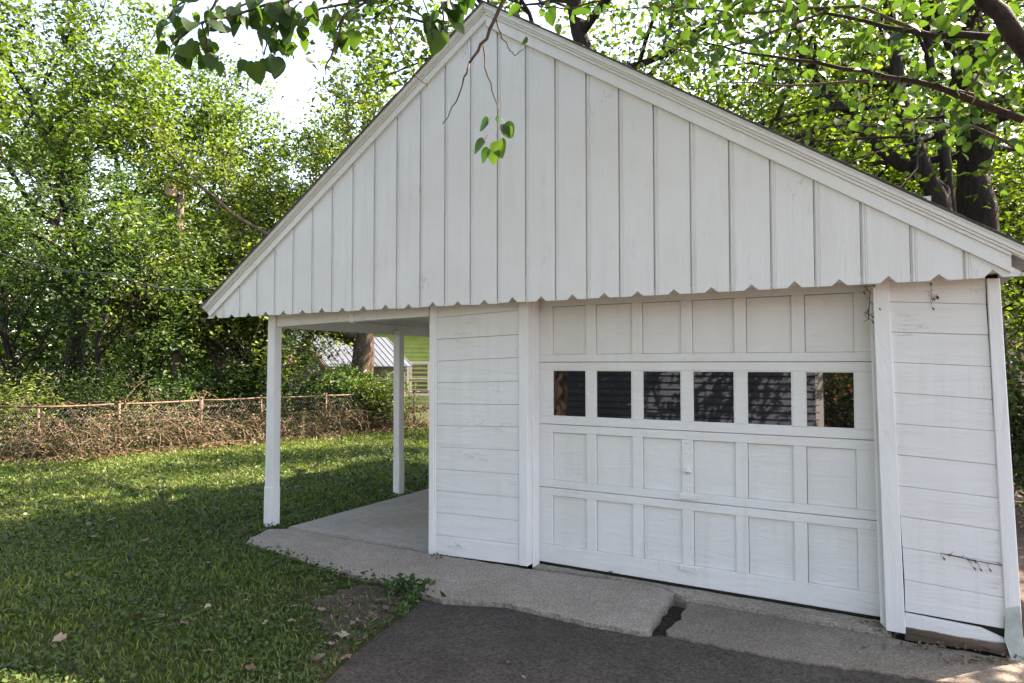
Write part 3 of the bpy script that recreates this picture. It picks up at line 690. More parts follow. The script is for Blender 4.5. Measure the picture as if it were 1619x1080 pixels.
# ------------------------------------------------------------------ chain-link fence
fence_px = [(-150, 13.0), (62, 12.0), (190, 12.9), (318, 14.2), (415, 15.2), (515, 16.3), (590, 17.3), (655, 18.4), (740, 20.0)]
FH = .96
fpos = [Vector(gp(px, D, ZL)) for px, D in fence_px]
def fence(name, label, idx, railmat, seed):
    r = random.Random(seed); F = empty(name, label, 'fence', 'chain link fence runs round the yard', fpos[idx[0]])
    o = fpos[idx[0]]
    for i in idx:
        if i in (0, 8): continue
        if i == idx[0] and idx[0] != 0 and name.endswith('2'): continue
        p = fpos[i] - o; lean = Vector((r.uniform(-.02, .02), r.uniform(-.02, .02), 0)); m = MB()
        m.tube([p, p + lean * .5 + Vector((0, 0, FH * .5)), p + lean + Vector((0, 0, FH + .03))], .027, 10); m.build('fence_post', railmat[1], F, smooth=True)
        m = MB(); m.tube([p + lean + Vector((0, 0, FH + .03)), p + lean + Vector((0, 0, FH + .055)), p + lean + Vector((0, 0, FH + .07))], [.032, .030, .008], 10); m.build('post_cap', railmat[0], F, smooth=True)
    m = MB(); pts = []
    for a, b in zip(idx[:-1], idx[1:]):
        for t in (0, .33, .67): pts.append(fpos[a].lerp(fpos[b], t) - o + Vector((0, 0, FH - .012 * math.sin(math.pi * t))))
    pts.append(fpos[idx[-1]] - o + Vector((0, 0, FH))); m.tube(pts, .021, 8); m.build('top_rail', railmat[0], F, smooth=True)
    m = MB(); pitch = .065
    for a, b in zip(idx[:-1], idx[1:]):
        A, B = fpos[a] - o, fpos[b] - o; L = (B - A).length; d = (B - A) / L; nw = int(L / pitch); nz = int((FH - .03) / pitch)
        nrm = Vector((-d.y, d.x, 0)) * .004
        for k in range(nw):
            pts = []
            for j in range(nz + 1):
                x = (k + (.5 if j % 2 else -.5) * 1.0 + .5) * pitch; pts.append(A + d * x + Vector((0, 0, .03 + j * pitch)) + nrm * (1 if j % 2 else -1))
            m.tube(pts, .0021, 3, cap=False)
    o2 = m.build('chain_link_mesh', M['galv'], F); o2['kind'] = 'stuff'
    return F
fence('chain_link_fence', 'rusty chain link fence along the left side of the lawn', [0, 1, 2, 3], (M['rust'], M['rust']), 1)
fence('chain_link_fence', 'chain link fence across the back of the lawn, seen past the carport posts', [3, 4, 5, 6, 7, 8], (M['rust'], M['rust']), 2)
# dry vines tangled through the fence
def vines(name, label, a, b, n, seed, h=1.0, leafn=3000, dens=1):
    rng = np.random.default_rng(seed); m = MB(); tips = []
    A, B = fpos[a], fpos[b]; d = (B - A).normalized(); nr = Vector((-d.y, d.x, 0))
    for i in range(n):
        t = float(np.clip((rng.integers(0, 7) + .5 + rng.normal() * .42) / 7, 0, 1)) if i % 3 else rng.uniform(0, 1); p = A.lerp(B, t) + nr * rng.normal() * .13 + Vector((0, 0, 0)); pts = [p.copy()]
        v = Vector((rng.normal() * .5, rng.normal() * .25, 1)); L = rng.uniform(.5, 1.25) * h
        for j in range(6):
            v = v + Vector((rng.normal() * .55, rng.normal() * .35, rng.normal() * .35 - .12 * j)); v.normalize(); p = p + v * L / 6
            if p.z < .02: p.z = .02
            pts.append(p.copy()); tips.append(tuple(p))
        m.tube(pts, [.006, .0055, .005, .0045, .004, .003, .002], 3, cap=False)
    T = empty(name, label, 'vines', 'dry vines tangled in the fence', A)
    for v_i in range(len(m.v)): m.v[v_i] = tuple(Vector(m.v[v_i]) - A)
    st = m.build('stems', M['deadtwig'], T); st['kind'] = 'stuff'
    tips = np.array(tips) - np.array(A); idx = rng.integers(0, len(tips), leafn)
    C = tips[idx] + rng.normal(size=(leafn, 3)) * .05; C[:, 2] = np.abs(C[:, 2])
    leaves('dry_foliage', C, .06, M['leaf_brown'], T, rng, .4, 'stuff', .6)
    k = int(leafn * .6); idx = rng.integers(0, len(tips), k); C = tips[idx] + rng.normal(size=(k, 3)) * .09; C[:, 2] = np.abs(C[:, 2])
    leaves('green_foliage', C, .075, M['leaf_dark'], T, rng, .6, 'stuff', .7)
    return T
vines('dry_vines', 'brown dry vines matted on the fence at far left', 0, 1, 180, 61, 1.45, 1500)
vines('dry_vines', 'brown dry vines matted on the fence between rusty post and corner post', 1, 3, 380, 62, 1.6, 3000)
vines('dry_vines', 'dry vines on the fence run behind the front carport post', 3, 5, 220, 63, 1.4, 2400)
vines('dry_vines', 'dry vine heap on the fence below the thick trunk', 5, 7, 270, 64, 1.5, 2600)
# leaf litter strip along the fence foot
rngl = np.random.default_rng(9); C = []
for a, b in zip(range(0, 8), range(1, 9)):
    A, B = np.array(fpos[a]), np.array(fpos[b]); k = 900; t = rngl.uniform(0, 1, (k, 1)); d = (B - A) / np.linalg.norm(B - A); nr = np.array([-d[1], d[0], 0])
    if nr @ (CAM - A) < 0: nr = -nr
    C.append(A + (B - A) * t + nr * (rngl.normal(size=(k, 1)) * .25 + .15) + np.array([0, 0, .03]) + rngl.uniform(0, .04, (k, 1)) * np.array([0, 0, 1]))
tag(leaves('leaf_litter', np.concatenate(C), .085, M['leaf_brown'], None, rngl, 2.0, 'stuff', .6, droop=0), 'strip of brown leaf litter along the fence foot', 'leaf litter', kind='stuff')

# ------------------------------------------------------------------ utility pole and wires
UP = empty('utility_pole', 'weathered wooden utility pole with tan box among the trees', 'utility pole', loc=gp(279, 17, ZL))
m = MB(); m.tube([(0, 0, -.1), (0.02, 0, 3.2), (.05, 0, 6.3)], [.105, .095, .085], 12); m.build('pole', M['pole'], UP, smooth=True)
ub = at(270, 302, D=16.85); ob = Vector(gp(279, 17, ZL))
m = MB(); c = ub - ob; m.box((c.x - .12, c.y - .10, c.z - .15), (c.x + .12, c.y + .10, c.z + .15)); m.build('equipment_box', M['tan_box'], UP, bevel=.02)
m = MB(); m.box((c.x + .05, c.y - .03, c.z - .05), (.06, .03, c.z + .03)); m.build('bracket', M['galv'], UP)
def wire(label, pts):
    m = MB(); P = [at(px, py, D=D) for px, py, D in pts]; out = []
    for a, b in zip(P[:-1], P[1:]):
        for t in (0, .25, .5, .75): out.append(a.lerp(b, t) - Vector((0, 0, .10 * math.sin(math.pi * t))))
    out.append(P[-1]); m.tube(out, .011, 5); tag(m.build('overhead_wire', M['wire'], smooth=True), label, 'wire')
wire('upper overhead cable sloping from the left picture edge down to the garage eave', [(-160, 372, 13), (0, 400, 12), (180, 433, 10), (335, 458, 8.2)])
wire('lower overhead cable running level into the trees from the left picture edge', [(-160, 448, 15), (0, 446, 16), (112, 447, 15.8), (279, 452, 16.95)])

# ------------------------------------------------------------------ houses and shed behind
def prism_roof(m, x0, x1, y0, y1, ze, zr, ov=.3, th=.06):
    ym = (y0 + y1) / 2
    for s_, ya in ((-1, y0 - ov), (1, y1 + ov)):
        k = (zr - ze) / abs(ym - (y0 if s_ < 0 else y1)); za = ze - k * ov
        V = [(x0 - ov, ya, za), (x1 + ov, ya, za), (x1 + ov, ym, zr), (x0 - ov, ym, zr)]; V2 = [(x, y, z + th) for x, y, z in V]
        m.add(V + V2, [(0, 1, 2, 3), (7, 6, 5, 4), (0, 4, 5, 1), (1, 5, 6, 2), (2, 6, 7, 3), (3, 7, 4, 0)])
M['shed_wall'] = simple('stained_grey_block', (.23, .205, .17), .95, .45, 2.2, .5)
M['tin'] = simple('blue_grey_tin_roof', (.07, .088, .11), .9, .2, 1.5, .1)
M['shed_trim'] = simple('orange_brown_fascia', (.42, .25, .12), .8)
# shed: gable end towards the yard, ridge running away to the right
SH = empty('shed', 'grey shed with blue-grey tin gable roof behind the thick tree', 'shed', loc=gp(491, 23.0, ZL))
SH.rotation_euler = (0, 0, R(-23.5))
sc_ = 23.0 / FPX
hw, eh, rh, ln = 1.85, 1.72, 2.68, 2.7     # half width, eave height, ridge height, length
def gable_block(m, hw, eh, rh, y0, y1):
    V = [(-hw, y0, 0), (hw, y0, 0), (hw, y0, eh), (0, y0, rh), (-hw, y0, eh)]; V += [(x, y1, z) for x, y, z in V]
    m.add(V, [(0, 1, 2, 3, 4), (9, 8, 7, 6, 5), (0, 5, 6, 1), (1, 6, 7, 2), (2, 7, 8, 3), (3, 8, 9, 4), (4, 9, 5, 0)])
m = MB(); gable_block(m, hw, eh, rh, 0, ln); m.build('wall', M['shed_wall'], SH)
for s_ in (-1, 1):
    k = (rh - eh) / hw; m = MB(); xo = hw + .2
    V = [(0, -.22, rh + .02), (s_ * xo, -.22, eh - k * .2 + .02), (s_ * xo, ln + .2, eh - k * .2 + .02), (0, ln + .2, rh + .02)]
    V2 = [(x, y, z + .03) for x, y, z in V]
    m.add(V + V2, [(0, 1, 2, 3), (7, 6, 5, 4), (0, 4, 5, 1), (1, 5, 6, 2), (2, 6, 7, 3), (3, 7, 4, 0)]); rf = m.build('roof', M['tin'], SH)
    for i in range(15):
        y = -.18 + i * (ln + .34) / 14; mm = MB(); V = [(0, y, rh + .051), (s_ * xo, y, eh - k * .2 + .051), (s_ * xo, y + .035, eh - k * .2 + .051), (0, y + .035, rh + .051)]
        V2 = [(x, yy, z + .022) for x, yy, z in V]; mm.add(V + V2, [(0, 1, 2, 3), (7, 6, 5, 4), (0, 4, 5, 1), (1, 5, 6, 2), (2, 6, 7, 3), (3, 7, 4, 0)]); mm.build('roof_rib', M['tin'], rf)
    m = MB(); V = [(0, -.25, rh + .015), (s_ * xo, -.25, eh - k * .2 + .015), (s_ * xo, -.25, eh - k * .2 - .09), (0, -.25, rh - .10)]; V2 = [(x, y + .028, z) for x, y, z in V]
    m.add(V + V2, [(0, 1, 2, 3), (7, 6, 5, 4), (0, 4, 5, 1), (1, 5, 6, 2), (2, 6, 7, 3), (3, 7, 4, 0)]); m.build('fascia', M['shed_trim'], SH)
def clap_house(name, label, loc, rz, w, d, h, rh, col, course, wins, trimcol=(.78, .78, .76), roofcol=(.12, .11, .10), door=None):
    H = empty(name, label, 'house', loc=loc); H.rotation_euler = (0, 0, rz)
    cm = simple(name + '_siding', col, .7, .12, 3, .1, .004); tm = simple(name + '_trim', trimcol, .6, .06); rm = simple(name + '_roof', roofcol, .95, .3, 18, .5)
    gm = NT(name + '_glass'); gm.b.inputs['IOR'].default_value = 1.7; gm = gm.done((.02, .025, .025), .03, None, .5)
    m = MB(); m.box((-w/2 + .03, .03, 0), (w/2 - .03, d, h)); 
    V = [(-w/2 + .03, .03, h), (w/2 - .03, .03, h), (w/2 - .03, d, h), (-w/2 + .03, d, h), (-w/2 + .03, d/2, h + rh), (w/2 - .03, d/2, h + rh)]
    m.add(V, [(0, 1, 5, 4), (2, 3, 4, 5), (0, 4, 3), (1, 2, 5)]); m.build('wall', cm, H)
    n = int(h / course); me = None
    for i in range(n):
        z = i * course
        if me is None:
            mb = MB(); V = [(-w/2, -.045, 0), (w/2, -.045, 0), (w/2, .0, course + .01), (-w/2, .0, course + .01), (-w/2, .03, 0), (w/2, .03, 0), (w/2, .03, course + .01), (-w/2, .03, course + .01)]
            mb.add(V, [(0, 1, 2, 3), (7, 6, 5, 4), (0, 4, 5, 1), (1, 5, 6, 2), (2, 6, 7, 3), (3, 7, 4, 0)]); me = mesh_from(mb.v, mb.f); me.materials.append(cm)
        o = link('siding_board', me, None, H); o.location = (0, 0, z)
    for sx in (-1, 1):
        m = MB(); m.box((sx * w/2 - .07, -.04, 0), (sx * w/2 + .07, .06, h)); m.build('corner_trim', tm, H)
    for (x0, x1, z0, z1) in wins:
        m = MB(); t = .09
        m.box((x0 - t, -.05, z0 - t), (x0, .02, z1 + t)); m.box((x1, -.05, z0 - t), (x1 + t, .02, z1 + t)); m.box((x0, -.05, z1), (x1, .02, z1 + t)); m.box((x0, -.05, z0 - t), (x1, .02, z0)); m.box((x0, -.04, (z0+z1)/2 - .025), (x1, .01, (z0+z1)/2 + .025))
        wo_ = m.build('window', tm, H); m = MB(); m.box((x0, -.03, z0), (x1, -.022, z1)); m.build('pane', gm, wo_)
    m = MB(); prism_roof(m, -w/2, w/2, 0, d, h, h + rh, .35, .07); m.build('roof', rm, H)
    return H
gh = gp(668, 26.5, ZL)
clap_house('green_house', 'lime green clapboard house with white windows, seen between rear post and garage wall', gh, YAW * .9, 7.0, 6, 3.3, 1.8, (.36, .50, .17), .17, [(-1.10, -.62, .55, 1.75), (-.42, .22, .55, 1.75), (.42, 1.05, .55, 1.75), (1.6, 2.3, .55, 1.75)])
clap_house('white_house', 'white house glimpsed through the trees left of the front post', gp(392, 40, ZL), YAW + R(14), 9, 7, 5.2, 2.2, (.74, .76, .78), .20, [(-3.2, -2.2, 1.0, 2.4), (-.6, .4, 1.0, 2.4), (1.8, 2.8, 1.0, 2.4), (-.6, .4, 3.3, 4.5), (1.8, 2.8, 3.3, 4.5)])
clap_house('brick_house', 'reddish house glimpsed through the trees above the right roof slope', (7.0, 27, ZL), R(-5), 9, 7, 5.6, 2.2, (.42, .24, .18), .15, [(-3.0, -2.0, 3.2, 4.6), (0, 1, 3.2, 4.6)])
# the house across the drive, seen mirrored in the door panes
HB = clap_house('grey_house', 'blue-grey clapboard house across the drive, mirrored in the garage door panes', (-4.75, -8.9, ZL), math.pi - R(6), 12.2, 8, 3.4, 2.4, (.15, .18, .23), .15, [(2.3, 3.3, 1.0, 2.2)])
for i, (x, y) in enumerate(((1.85, -10.9), (2.0, -12.6), (.6, -21.0), (6.6, -9.8))):
    rng = np.random.default_rng(200 + i); T = empty('flowering_shrub', ['rust-red flowering shrub at the house corner, mirrored in the rightmost pane', 'green and red shrub beyond the house corner in the pane reflection', 'green bush beside the far driveway bend in the pane reflection', 'green bush by the right driveway edge in the pane reflection'][i], 'shrub', 'shrubs along the driveway behind the viewer', (x, y, ZL))
    C = rng.normal(size=(2600, 3)); C /= np.linalg.norm(C, axis=1, keepdims=True); C *= rng.uniform(.45, 1, (2600, 1)) ** .5; C = C * np.array([.65, .65, .8]) + np.array([0, 0, .8])
    leaves('foliage', C, .11, M['leaf_sap'], T, rng, .5, 'stuff')
    if i < 2:
        C2 = C[:500] * 1.05; leaves('flowers', C2, .08, leaf('rust_red_flowers%d' % i, (.30, .08, .04), (.55, .20, .10), .2), T, rng, .5, 'stuff')
    m = MB(); m.tube([(0, 0, -.05), (.02, 0, .5), (0, .03, 1.0)], [.04, .03, .015], 6); m.build('stem', M['twig'], T)
tree('shade_tree', 'leafy tree past the driveway bend, mirrored in the rightmost pane', 'tree', (2.6, -22, ZL), 8, .2, M['leaf_maple'], 9000, .20, 91, M['bark_dark'], limbs=6, limb_len=3, levels=1, sig=.7)

# ------------------------------------------------------------------ trees behind the garage on the right
def stems_tree(name, label, base, stems, seed, leafmat, nleaf, lsize, sig, group=None, bark=M['bark_dark'], kids=(4, 3), spread=.8, W=.7):
    rng = np.random.default_rng(seed); T = empty(name, label, 'tree', group, base); B = Vector(base); segs = []; tips = []
    for pts, r0 in stems:
        P = [np.array(Vector(p) - B) for p in pts]; n = len(P); rad = [r0 * (1 - .55 * i / (n - 1)) for i in range(n)]
        # smooth the stem
        Q = []; RQ = []
        for i in range(n - 1):
            for t in (0, .33, .67):
                Q.append(P[i] * (1 - t) + P[i+1] * t + rng.normal(size=3) * r0 * .12); RQ.append(rad[i] * (1 - t) + rad[i+1] * t)
        Q.append(P[-1]); RQ.append(rad[-1]); m = MB(); m.tube(Q, RQ, 10, cap=False); m.build('trunk', bark, T, smooth=True)
        for j in range(7):
            i = int(len(Q) * (.42 + .55 * j / 7)); i = min(i, len(Q) - 2); a = rng.uniform(0, 6.283); el = rng.uniform(-.05, .7)
            grow(rng, Q[i], (math.cos(a) * math.cos(el), math.sin(a) * math.cos(el), math.sin(el)), rng.uniform(1.6, 2.9), RQ[i] * .45, 2, segs, tips, kids=kids, spread=spread, grav=.01)
        grow(rng, Q[-1], Q[-1] - Q[-3], 1.8, RQ[-1], 2, segs, tips, kids=kids, spread=spread)
    tubes(segs, 'branch', bark, T)
    tips = np.array(tips); idx = rng.integers(0, len(tips), nleaf); C = tips[idx] + rng.normal(size=(nleaf, 3)) * sig
    leaves('crown', C, lsize, leafmat, T, rng, .9, 'stuff', W, (rng.uniform(.15, .85, len(tips)))[idx], ovate=True)
    return T
def D_(px, py, D): return at(px, py, D=D)
b0 = (D_(1545, 500, 10.6).x, D_(1545, 500, 10.6).y, ZL)
stems_tree('mulberry_tree', 'dark thick-trunked tree rising behind the right roof slope', b0, [
    ([b0, D_(1556, 330, 10.6), D_(1552, 200, 10.7), D_(1545, 60, 10.9), D_(1530, -120, 11.2)], .25),
    ([(b0[0] + .5, b0[1] + .25, ZL), D_(1528, 330, 10.9), D_(1524, 180, 11.0), D_(1518, 30, 11.3), D_(1525, -150, 11.6)], .20)], 301, M['leaf_right'], 9000, .095, .28)
b1 = (D_(1500, 520, 9.6).x, D_(1500, 520, 9.6).y, ZL)
b1 = (max(b1[0], 3.55), b1[1], ZL)
stems_tree('mulberry_tree', 'leaning multi-stemmed tree whose stems fan out left above the roof', b1, [
    ([b1, D_(1480, 310, 9.6), D_(1432, 200, 9.7), D_(1416, 110, 9.8), D_(1400, -60, 10.0)], .15),
    ([b1, D_(1490, 300, 9.8), D_(1390, 235, 10.0), D_(1320, 160, 10.2), D_(1268, 80, 10.4), D_(1240, -60, 10.6)], .12),
    ([b1, D_(1500, 290, 9.9), D_(1480, 170, 10.1), D_(1466, 60, 10.3), D_(1450, -100, 10.5)], .10)], 302, M['leaf_right'], 10000, .095, .28)
tree('backyard_tree', 'sunlit yellow-green tree behind the roof ridge to the right', 'tree', (-1.2, 13.5, ZL), 11, .2, M['leaf_right'], 26000, .15, 311, M['bark_dark'], limbs=9, limb_len=3.8, sig=.55, group='trees behind the garage')
tree('backyard_tree', 'sunlit tree standing behind the middle of the right roof slope', 'tree', (2.6, 15.5, ZL), 10.5, .2, M['leaf_right'], 30000, .15, 312, M['bark_dark'], limbs=9, limb_len=3.8, sig=.55, group='trees behind the garage')
tree('backyard_tree', 'sunlit tree behind the lower end of the right roof slope', 'tree', (6.6, 14.0, ZL), 10, .2, M['leaf_right'], 30000, .14, 313, M['bark_dark'], limbs=9, limb_len=3.6, sig=.55, group='trees behind the garage', trunk_frac=.3)
tree('backyard_tree', 'leafy tree at the right picture edge beside the garage corner', 'tree', (6.3, 6.2, ZL), 6.0, .12, M['leaf_right'], 9000, .11, 314, M['bark_dark'], limbs=9, limb_len=2.3, sig=.42, group='trees behind the garage', trunk_frac=.25)
shrub('shrub', 'dark shrub crowding the right garage wall behind the corner board', 1600, 7.6, 2.0, .8, 5200, .10, M['leaf_dark'], 320)

# ------------------------------------------------------------------ redbud over the viewer: limb, twigs and single leaves
def heart_mesh():
    half = [(0, -.02), (.17, -.10), (.36, -.06), (.48, .12), (.50, .30), (.42, .52), (.27, .74), (.12, .90), (0, 1.0)]
    V = []; F = []
    for (x, y) in half: V.append((0, y if 0 < y < 1 else y, -.0))
    n = len(half)
    def curve(x, y): return .16 * x * x * 2 - .12 * (y - .3) ** 2
    V = [(0, max(y, .0) if i else .0, curve(0, y)) for i, (x, y) in enumerate(half)]
    for s_ in (1, -1): V += [(s_ * x, y, curve(x, y) + .10 * abs(x)) for x, y in half]
    for s_, o in ((1, n), (-1, 2 * n)):
        for i in range(n - 1):
            f = (i, o + i, o + i + 1, i + 1)
            F.append(f if s_ > 0 else f[::-1])
    b = len(V); V += [(-.012, 0, 0), (.012, 0, 0), (.010, -.45, .05), (-.010, -.45, .05), (0, 0, -.02), (0, -.45, .03)]
    F += [(b, b + 1, b + 2, b + 3), (b + 1, b + 4, b + 5, b + 2), (b + 4, b, b + 3, b + 5)]
    return mesh_from(V, F, True, 'heart_leaf')
HEART = heart_mesh(); HEART.materials.append(M['leaf_red'])
RB = empty('redbud_tree', 'heart-leaved tree whose branches hang into the top of the view', 'tree', loc=(5.0, -1.7, ZL))
RO = Vector((5.0, -1.7, ZL)); rr = random.Random(12)
limb_pts = [RO, RO + Vector((-.1, .05, 1.2)), RO + Vector((-.5, .15, 2.3))]
m = MB(); m.tube([p - RO for p in limb_pts], [.13, .08, .049], 12); m.build('trunk', M['bark_red'], RB, smooth=True)
nleafs = [0]
def place_leaf(parent, p, size, tipdir=None, nrm=None):
    o = link('leaf', HEART, None, parent); nleafs[0] += 1
    t = Vector(tipdir) if tipdir else Vector((rr.gauss(0, .45), rr.gauss(0, .45), -1)); t.normalize()
    nn = Vector(nrm) if nrm else Vector((rr.gauss(0, 1), rr.gauss(0, 1) - .6, rr.uniform(0, .9)))
    nn = nn - t * nn.dot(t); nn.normalize(); x = t.cross(nn)
    Mx = Matrix((x, t, nn)).transposed().to_4x4(); Mx = Matrix.Translation(p + t * size * .45) @ Mx @ Matrix.Diagonal((size, size, size, 1)); o.matrix_local = Mx
    return o
def branch(pts, r0, r1, leaves_n=0, size=.085, name='branch', start=.2, hang=1.0, sub=0):
    P = [Vector(p) - RO for p in pts]; Q = []
    for i in range(len(P) - 1):
        for t in (0, .25, .5, .75):
            a, b = P[i], P[i+1]; q = a.lerp(b, t)
            if i + t > 0: q = q + Vector((rr.gauss(0, 1), rr.gauss(0, 1), rr.gauss(0, 1))) * (.010 if r0 > .02 else .004)
            Q.append(q)
    Q.append(P[-1]); n = len(Q); m = MB(); m.tube(Q, [r0 + (r1 - r0) * i / (n - 1) for i in range(n)], 7); o = m.build(name, M['bark_red'] if r0 > .02 else M['twig'], RB, smooth=True)
    for k in range(leaves_n):
        t = start + (1 - start) * (k + rr.random()) / leaves_n; f = t * (n - 1); i = min(int(f), n - 2); q = Q[i].lerp(Q[i+1], f - i)
        place_leaf(o, q + Vector((rr.gauss(0, .03), rr.gauss(0, .03), rr.gauss(0, .02) - .01)), size * rr.uniform(.45, 1.02))
    return o, Q
A = lambda px, py, D: at(px, py, D=D)
branch([limb_pts[-1], A(1660, 140, 3.1), A(1590, 40, 3.2), A(1530, -40, 3.3), A(1400, -120, 3.5)], .048, .036, 0)
branch([A(1400, -120, 3.5), A(1150, -110, 3.4), A(900, -70, 3.3), A(700, -60, 3.2), A(480, -45, 3.1), A(300, -60, 3.0)], .036, .009, 0)
# cluster at the top left of the ridge
tw = [([A(560, -45, 3.1), A(470, -5, 3.0), A(380, 20, 2.9), A(300, 45, 2.85), (A(270, 75, 2.8))], 22, .098),
      ([A(500, -50, 3.1), A(440, 20, 3.05), A(420, 60, 3.0), A(415, 95, 3.0)], 14, .098),
      ([A(400, -50, 3.0), A(340, 0, 2.9), A(320, 40, 2.9), A(330, 80, 2.9)], 15, .098),
      ([A(350, -50, 3.0), A(300, -10, 2.9), A(265, 30, 2.85)], 10, .10),
      ([A(640, -50, 3.2), A(590, 0, 3.1), A(520, 10, 3.1), A(470, 35, 3.1), A(455, 60, 3.1)], 16, .085),
      ([A(640, -40, 3.2), A(560, 15, 3.2), A(530, 45, 3.2), A(520, 60, 3.2)], 12, .085),
      ([A(480, -50, 3.0), A(450, -10, 3.0), A(390, 5, 2.95), A(350, 20, 2.95)], 14, .10)]
for pts, n, s_ in tw: branch(pts, .008, .003, n, s_, 'twig')
branch([A(555, -10, 3.1), A(535, 60, 3.1), A(518, 100, 3.1), A(511, 130, 3.1)], .007, .003, 0, name='twig')
# cluster left of the peak
branch([A(800, -60, 3.3), A(720, -10, 3.2), A(690, 20, 3.1), A(670, 40, 3.1)], .008, .003, 13, .10, 'twig')
branch([A(760, -60, 3.2), A(700, 10, 3.15), A(700, 45, 3.1)], .007, .003, 8, .105, 'twig')
# bare twig and the hanging sprig in front of the gable
branch([A(830, -70, 3.3), A(790, 15, 3.2), A(768, 60, 3.2), A(742, 100, 3.2)], .012, .006, 0, .09, 'twig')
branch([A(742, 100, 3.2), A(728, 145, 3.2), A(700, 196, 3.2)], .005, .002, 0, .05, 'twig')
sp, Q = branch([A(764, 72, 3.2), A(770, 120, 3.2), A(787, 165, 3.2), A(787, 182, 3.2)], .004, .002, 0, .05, 'twig')
for px, py, tip, s_ in ((787, 184, (0, 0, -1), .030), (778, 190, (-.9, .3, -.35), .075), (792, 192, (.55, .2, -.9), .075), (772, 218, (-.8, 0, -.75), .080), (785, 216, (.25, 0, -1), .088), (777, 230, (-.6, .1, -.9), .075), (783, 232, (-.1, 0, -1), .07), (797, 200, (.5, 0, -1), .06)):
    place_leaf(sp, A(px, py - 4, 3.2) - RO, s_, Vector(tip), Vector((rr.uniform(-.4, .6), -1, .35)))
branch([A(785, 32, 3.2), A(800, 70, 3.2), A(812, 88, 3.2), A(830, 75, 3.2)], .004, .002, 0, .05, 'twig')
branch([A(612, 28, 3.2), A(640, 95, 3.2), A(660, 125, 3.2), A(676, 136, 3.2)], .004, .002, 0, .05, 'twig')
# right-hand boughs above the roof
bo = [([A(1619, 190, 4.6), A(1480, 140, 4.8), A(1330, 105, 5.2), A(1180, 85, 5.5), A(1060, 50, 5.8)], .028, 16),
      ([A(1640, 60, 4.2), A(1480, 55, 4.6), A(1330, 30, 5.0), A(1230, -5, 5.4)], .030, 14),
      ([A(1560, 155, 5.0), A(1420, 125, 5.4), A(1260, 135, 5.8), A(1130, 130, 6.0)], .018, 14),
      ([A(1480, 60, 4.8), A(1360, 10, 5.0), A(1180, 20, 5.4), A(1040, 10, 5.8), A(930, 20, 6.0)], .016, 18),
      ([A(1300, 20, 5.0), A(1200, 60, 5.3), A(1100, 85, 5.6), A(1010, 62, 5.8)], .012, 14),
      ([A(1640, 250, 5.2), A(1540, 200, 5.4), A(1450, 190, 5.8), A(1370, 200, 6.2)], .015, 14),
      ([A(1650, 20, 4.0), A(1560, 100, 4.4), A(1520, 160, 4.8), A(1500, 210, 5.2)], .012, 14),
      ([A(1200, 10, 5.4), A(1130, 40, 5.6), A(1060, 90, 5.8), A(1035, 110, 5.9)], .008, 10),
      ([A(1000, -40, 4.2), A(950, 0, 4.3), A(900, 15, 4.4), A(850, 8, 4.4)], .008, 10)]
allq = []
for pts, r0, n in bo:
    o, Q = branch(pts, r0, .004, n, .085, 'branch', .1); allq += Q
rngr = np.random.default_rng(17); Qa = np.array([tuple(q) for q in allq]); idx = rngr.integers(0, len(Qa), 950)
C = Qa[idx] + rngr.normal(size=(950, 3)) * np.array([.30, .30, .13]); C[:, 2] += .12
ok = C[:, 2] + ZL > 2.75 + np.clip(3.2 - (C[:, 0] + RO.x), 0, 9) * .74      # clear of the roof slope
leaves('foliage', C[ok], .085, M['leaf_red_far'], RB, rngr, .6, 'stuff', .9, droop=.6, ovate=True)
# the canopy overhead goes on above and behind the viewer
C = rngr.normal(size=(5200, 3)) * np.array([1.9, 1.5, .5]) + np.array([-1.6, -1.6, 4.9]); leaves('crown', C, .11, M['leaf_red_far'], RB, rngr, .8, 'stuff', .8, droop=.5, ovate=True)
branch([RO + Vector((-.1, .05, 1.2)), RO + Vector((.2, 1.2, 2.6)), RO + Vector((.3, 2.6, 3.9)), RO + Vector((.4, 4.2, 4.9))], .08, .03)  # bough and crown out of view on the right, added to shade the apron corner
C = rngr.normal(size=(3000, 3)) * np.array([.9, 1.5, .55]) + np.array([.5, 3.6, 4.7]); leaves('crown', C, .11, M['leaf_red_far'], RB, rngr, .8, 'stuff', .8, droop=.5, ovate=True)

# ------------------------------------------------------------------ grass, weeds, fallen leaves
def inside(poly, X, Y):
    r = np.zeros(len(X), bool); n = len(poly); j = n - 1
    for i in range(n):
        xi, yi = poly[i]; xj, yj = poly[j]
        c = ((yi > Y) != (yj > Y)) & (X < (xj - xi) * (Y - yi) / (yj - yi + 1e-12) + xi); r ^= c; j = i
    return r
rg_ = np.random.default_rng(21); LP = [(p[0], p[1]) for p in lawn_poly]
def scatter(n, rmin, rmax, power):
    u = rg_.uniform(0, 1, n); rad = (rmin ** power + u * (rmax ** power - rmin ** power)) ** (1 / power)
    th = rg_.uniform(R(90 - 4), R(90 + 88), n)
    X = CAM[0] + rad * np.cos(th); Y = CAM[1] + rad * np.sin(th); k = inside(LP, X, Y)
    # stay on the yard side of the fence
    return X[k], Y[k], rad[k]
def vnoise(X, Y, s, o=0): return np.array([noise.noise(Vector((x * s + o, y * s, o))) for x, y in zip(X, Y)])
corner = np.array(G(610, 985)); corner2 = np.array(G(560, 930))
def bare(X, Y):
    d = np.minimum(np.hypot(X - corner[0], Y - corner[1]) / .62, np.hypot(X - corner2[0], Y - corner2[1]) / .5); return np.exp(-d ** 2)
X, Y, rad = scatter(230000, 2.0, 19, .9)
k = rg_.uniform(0, 1, len(X)) > bare(X, Y) * .85; X, Y, rad = X[k], Y[k], rad[k]
nz = vnoise(X, Y, 1.1, 3); nz2 = vnoise(X, Y, .45, 8)
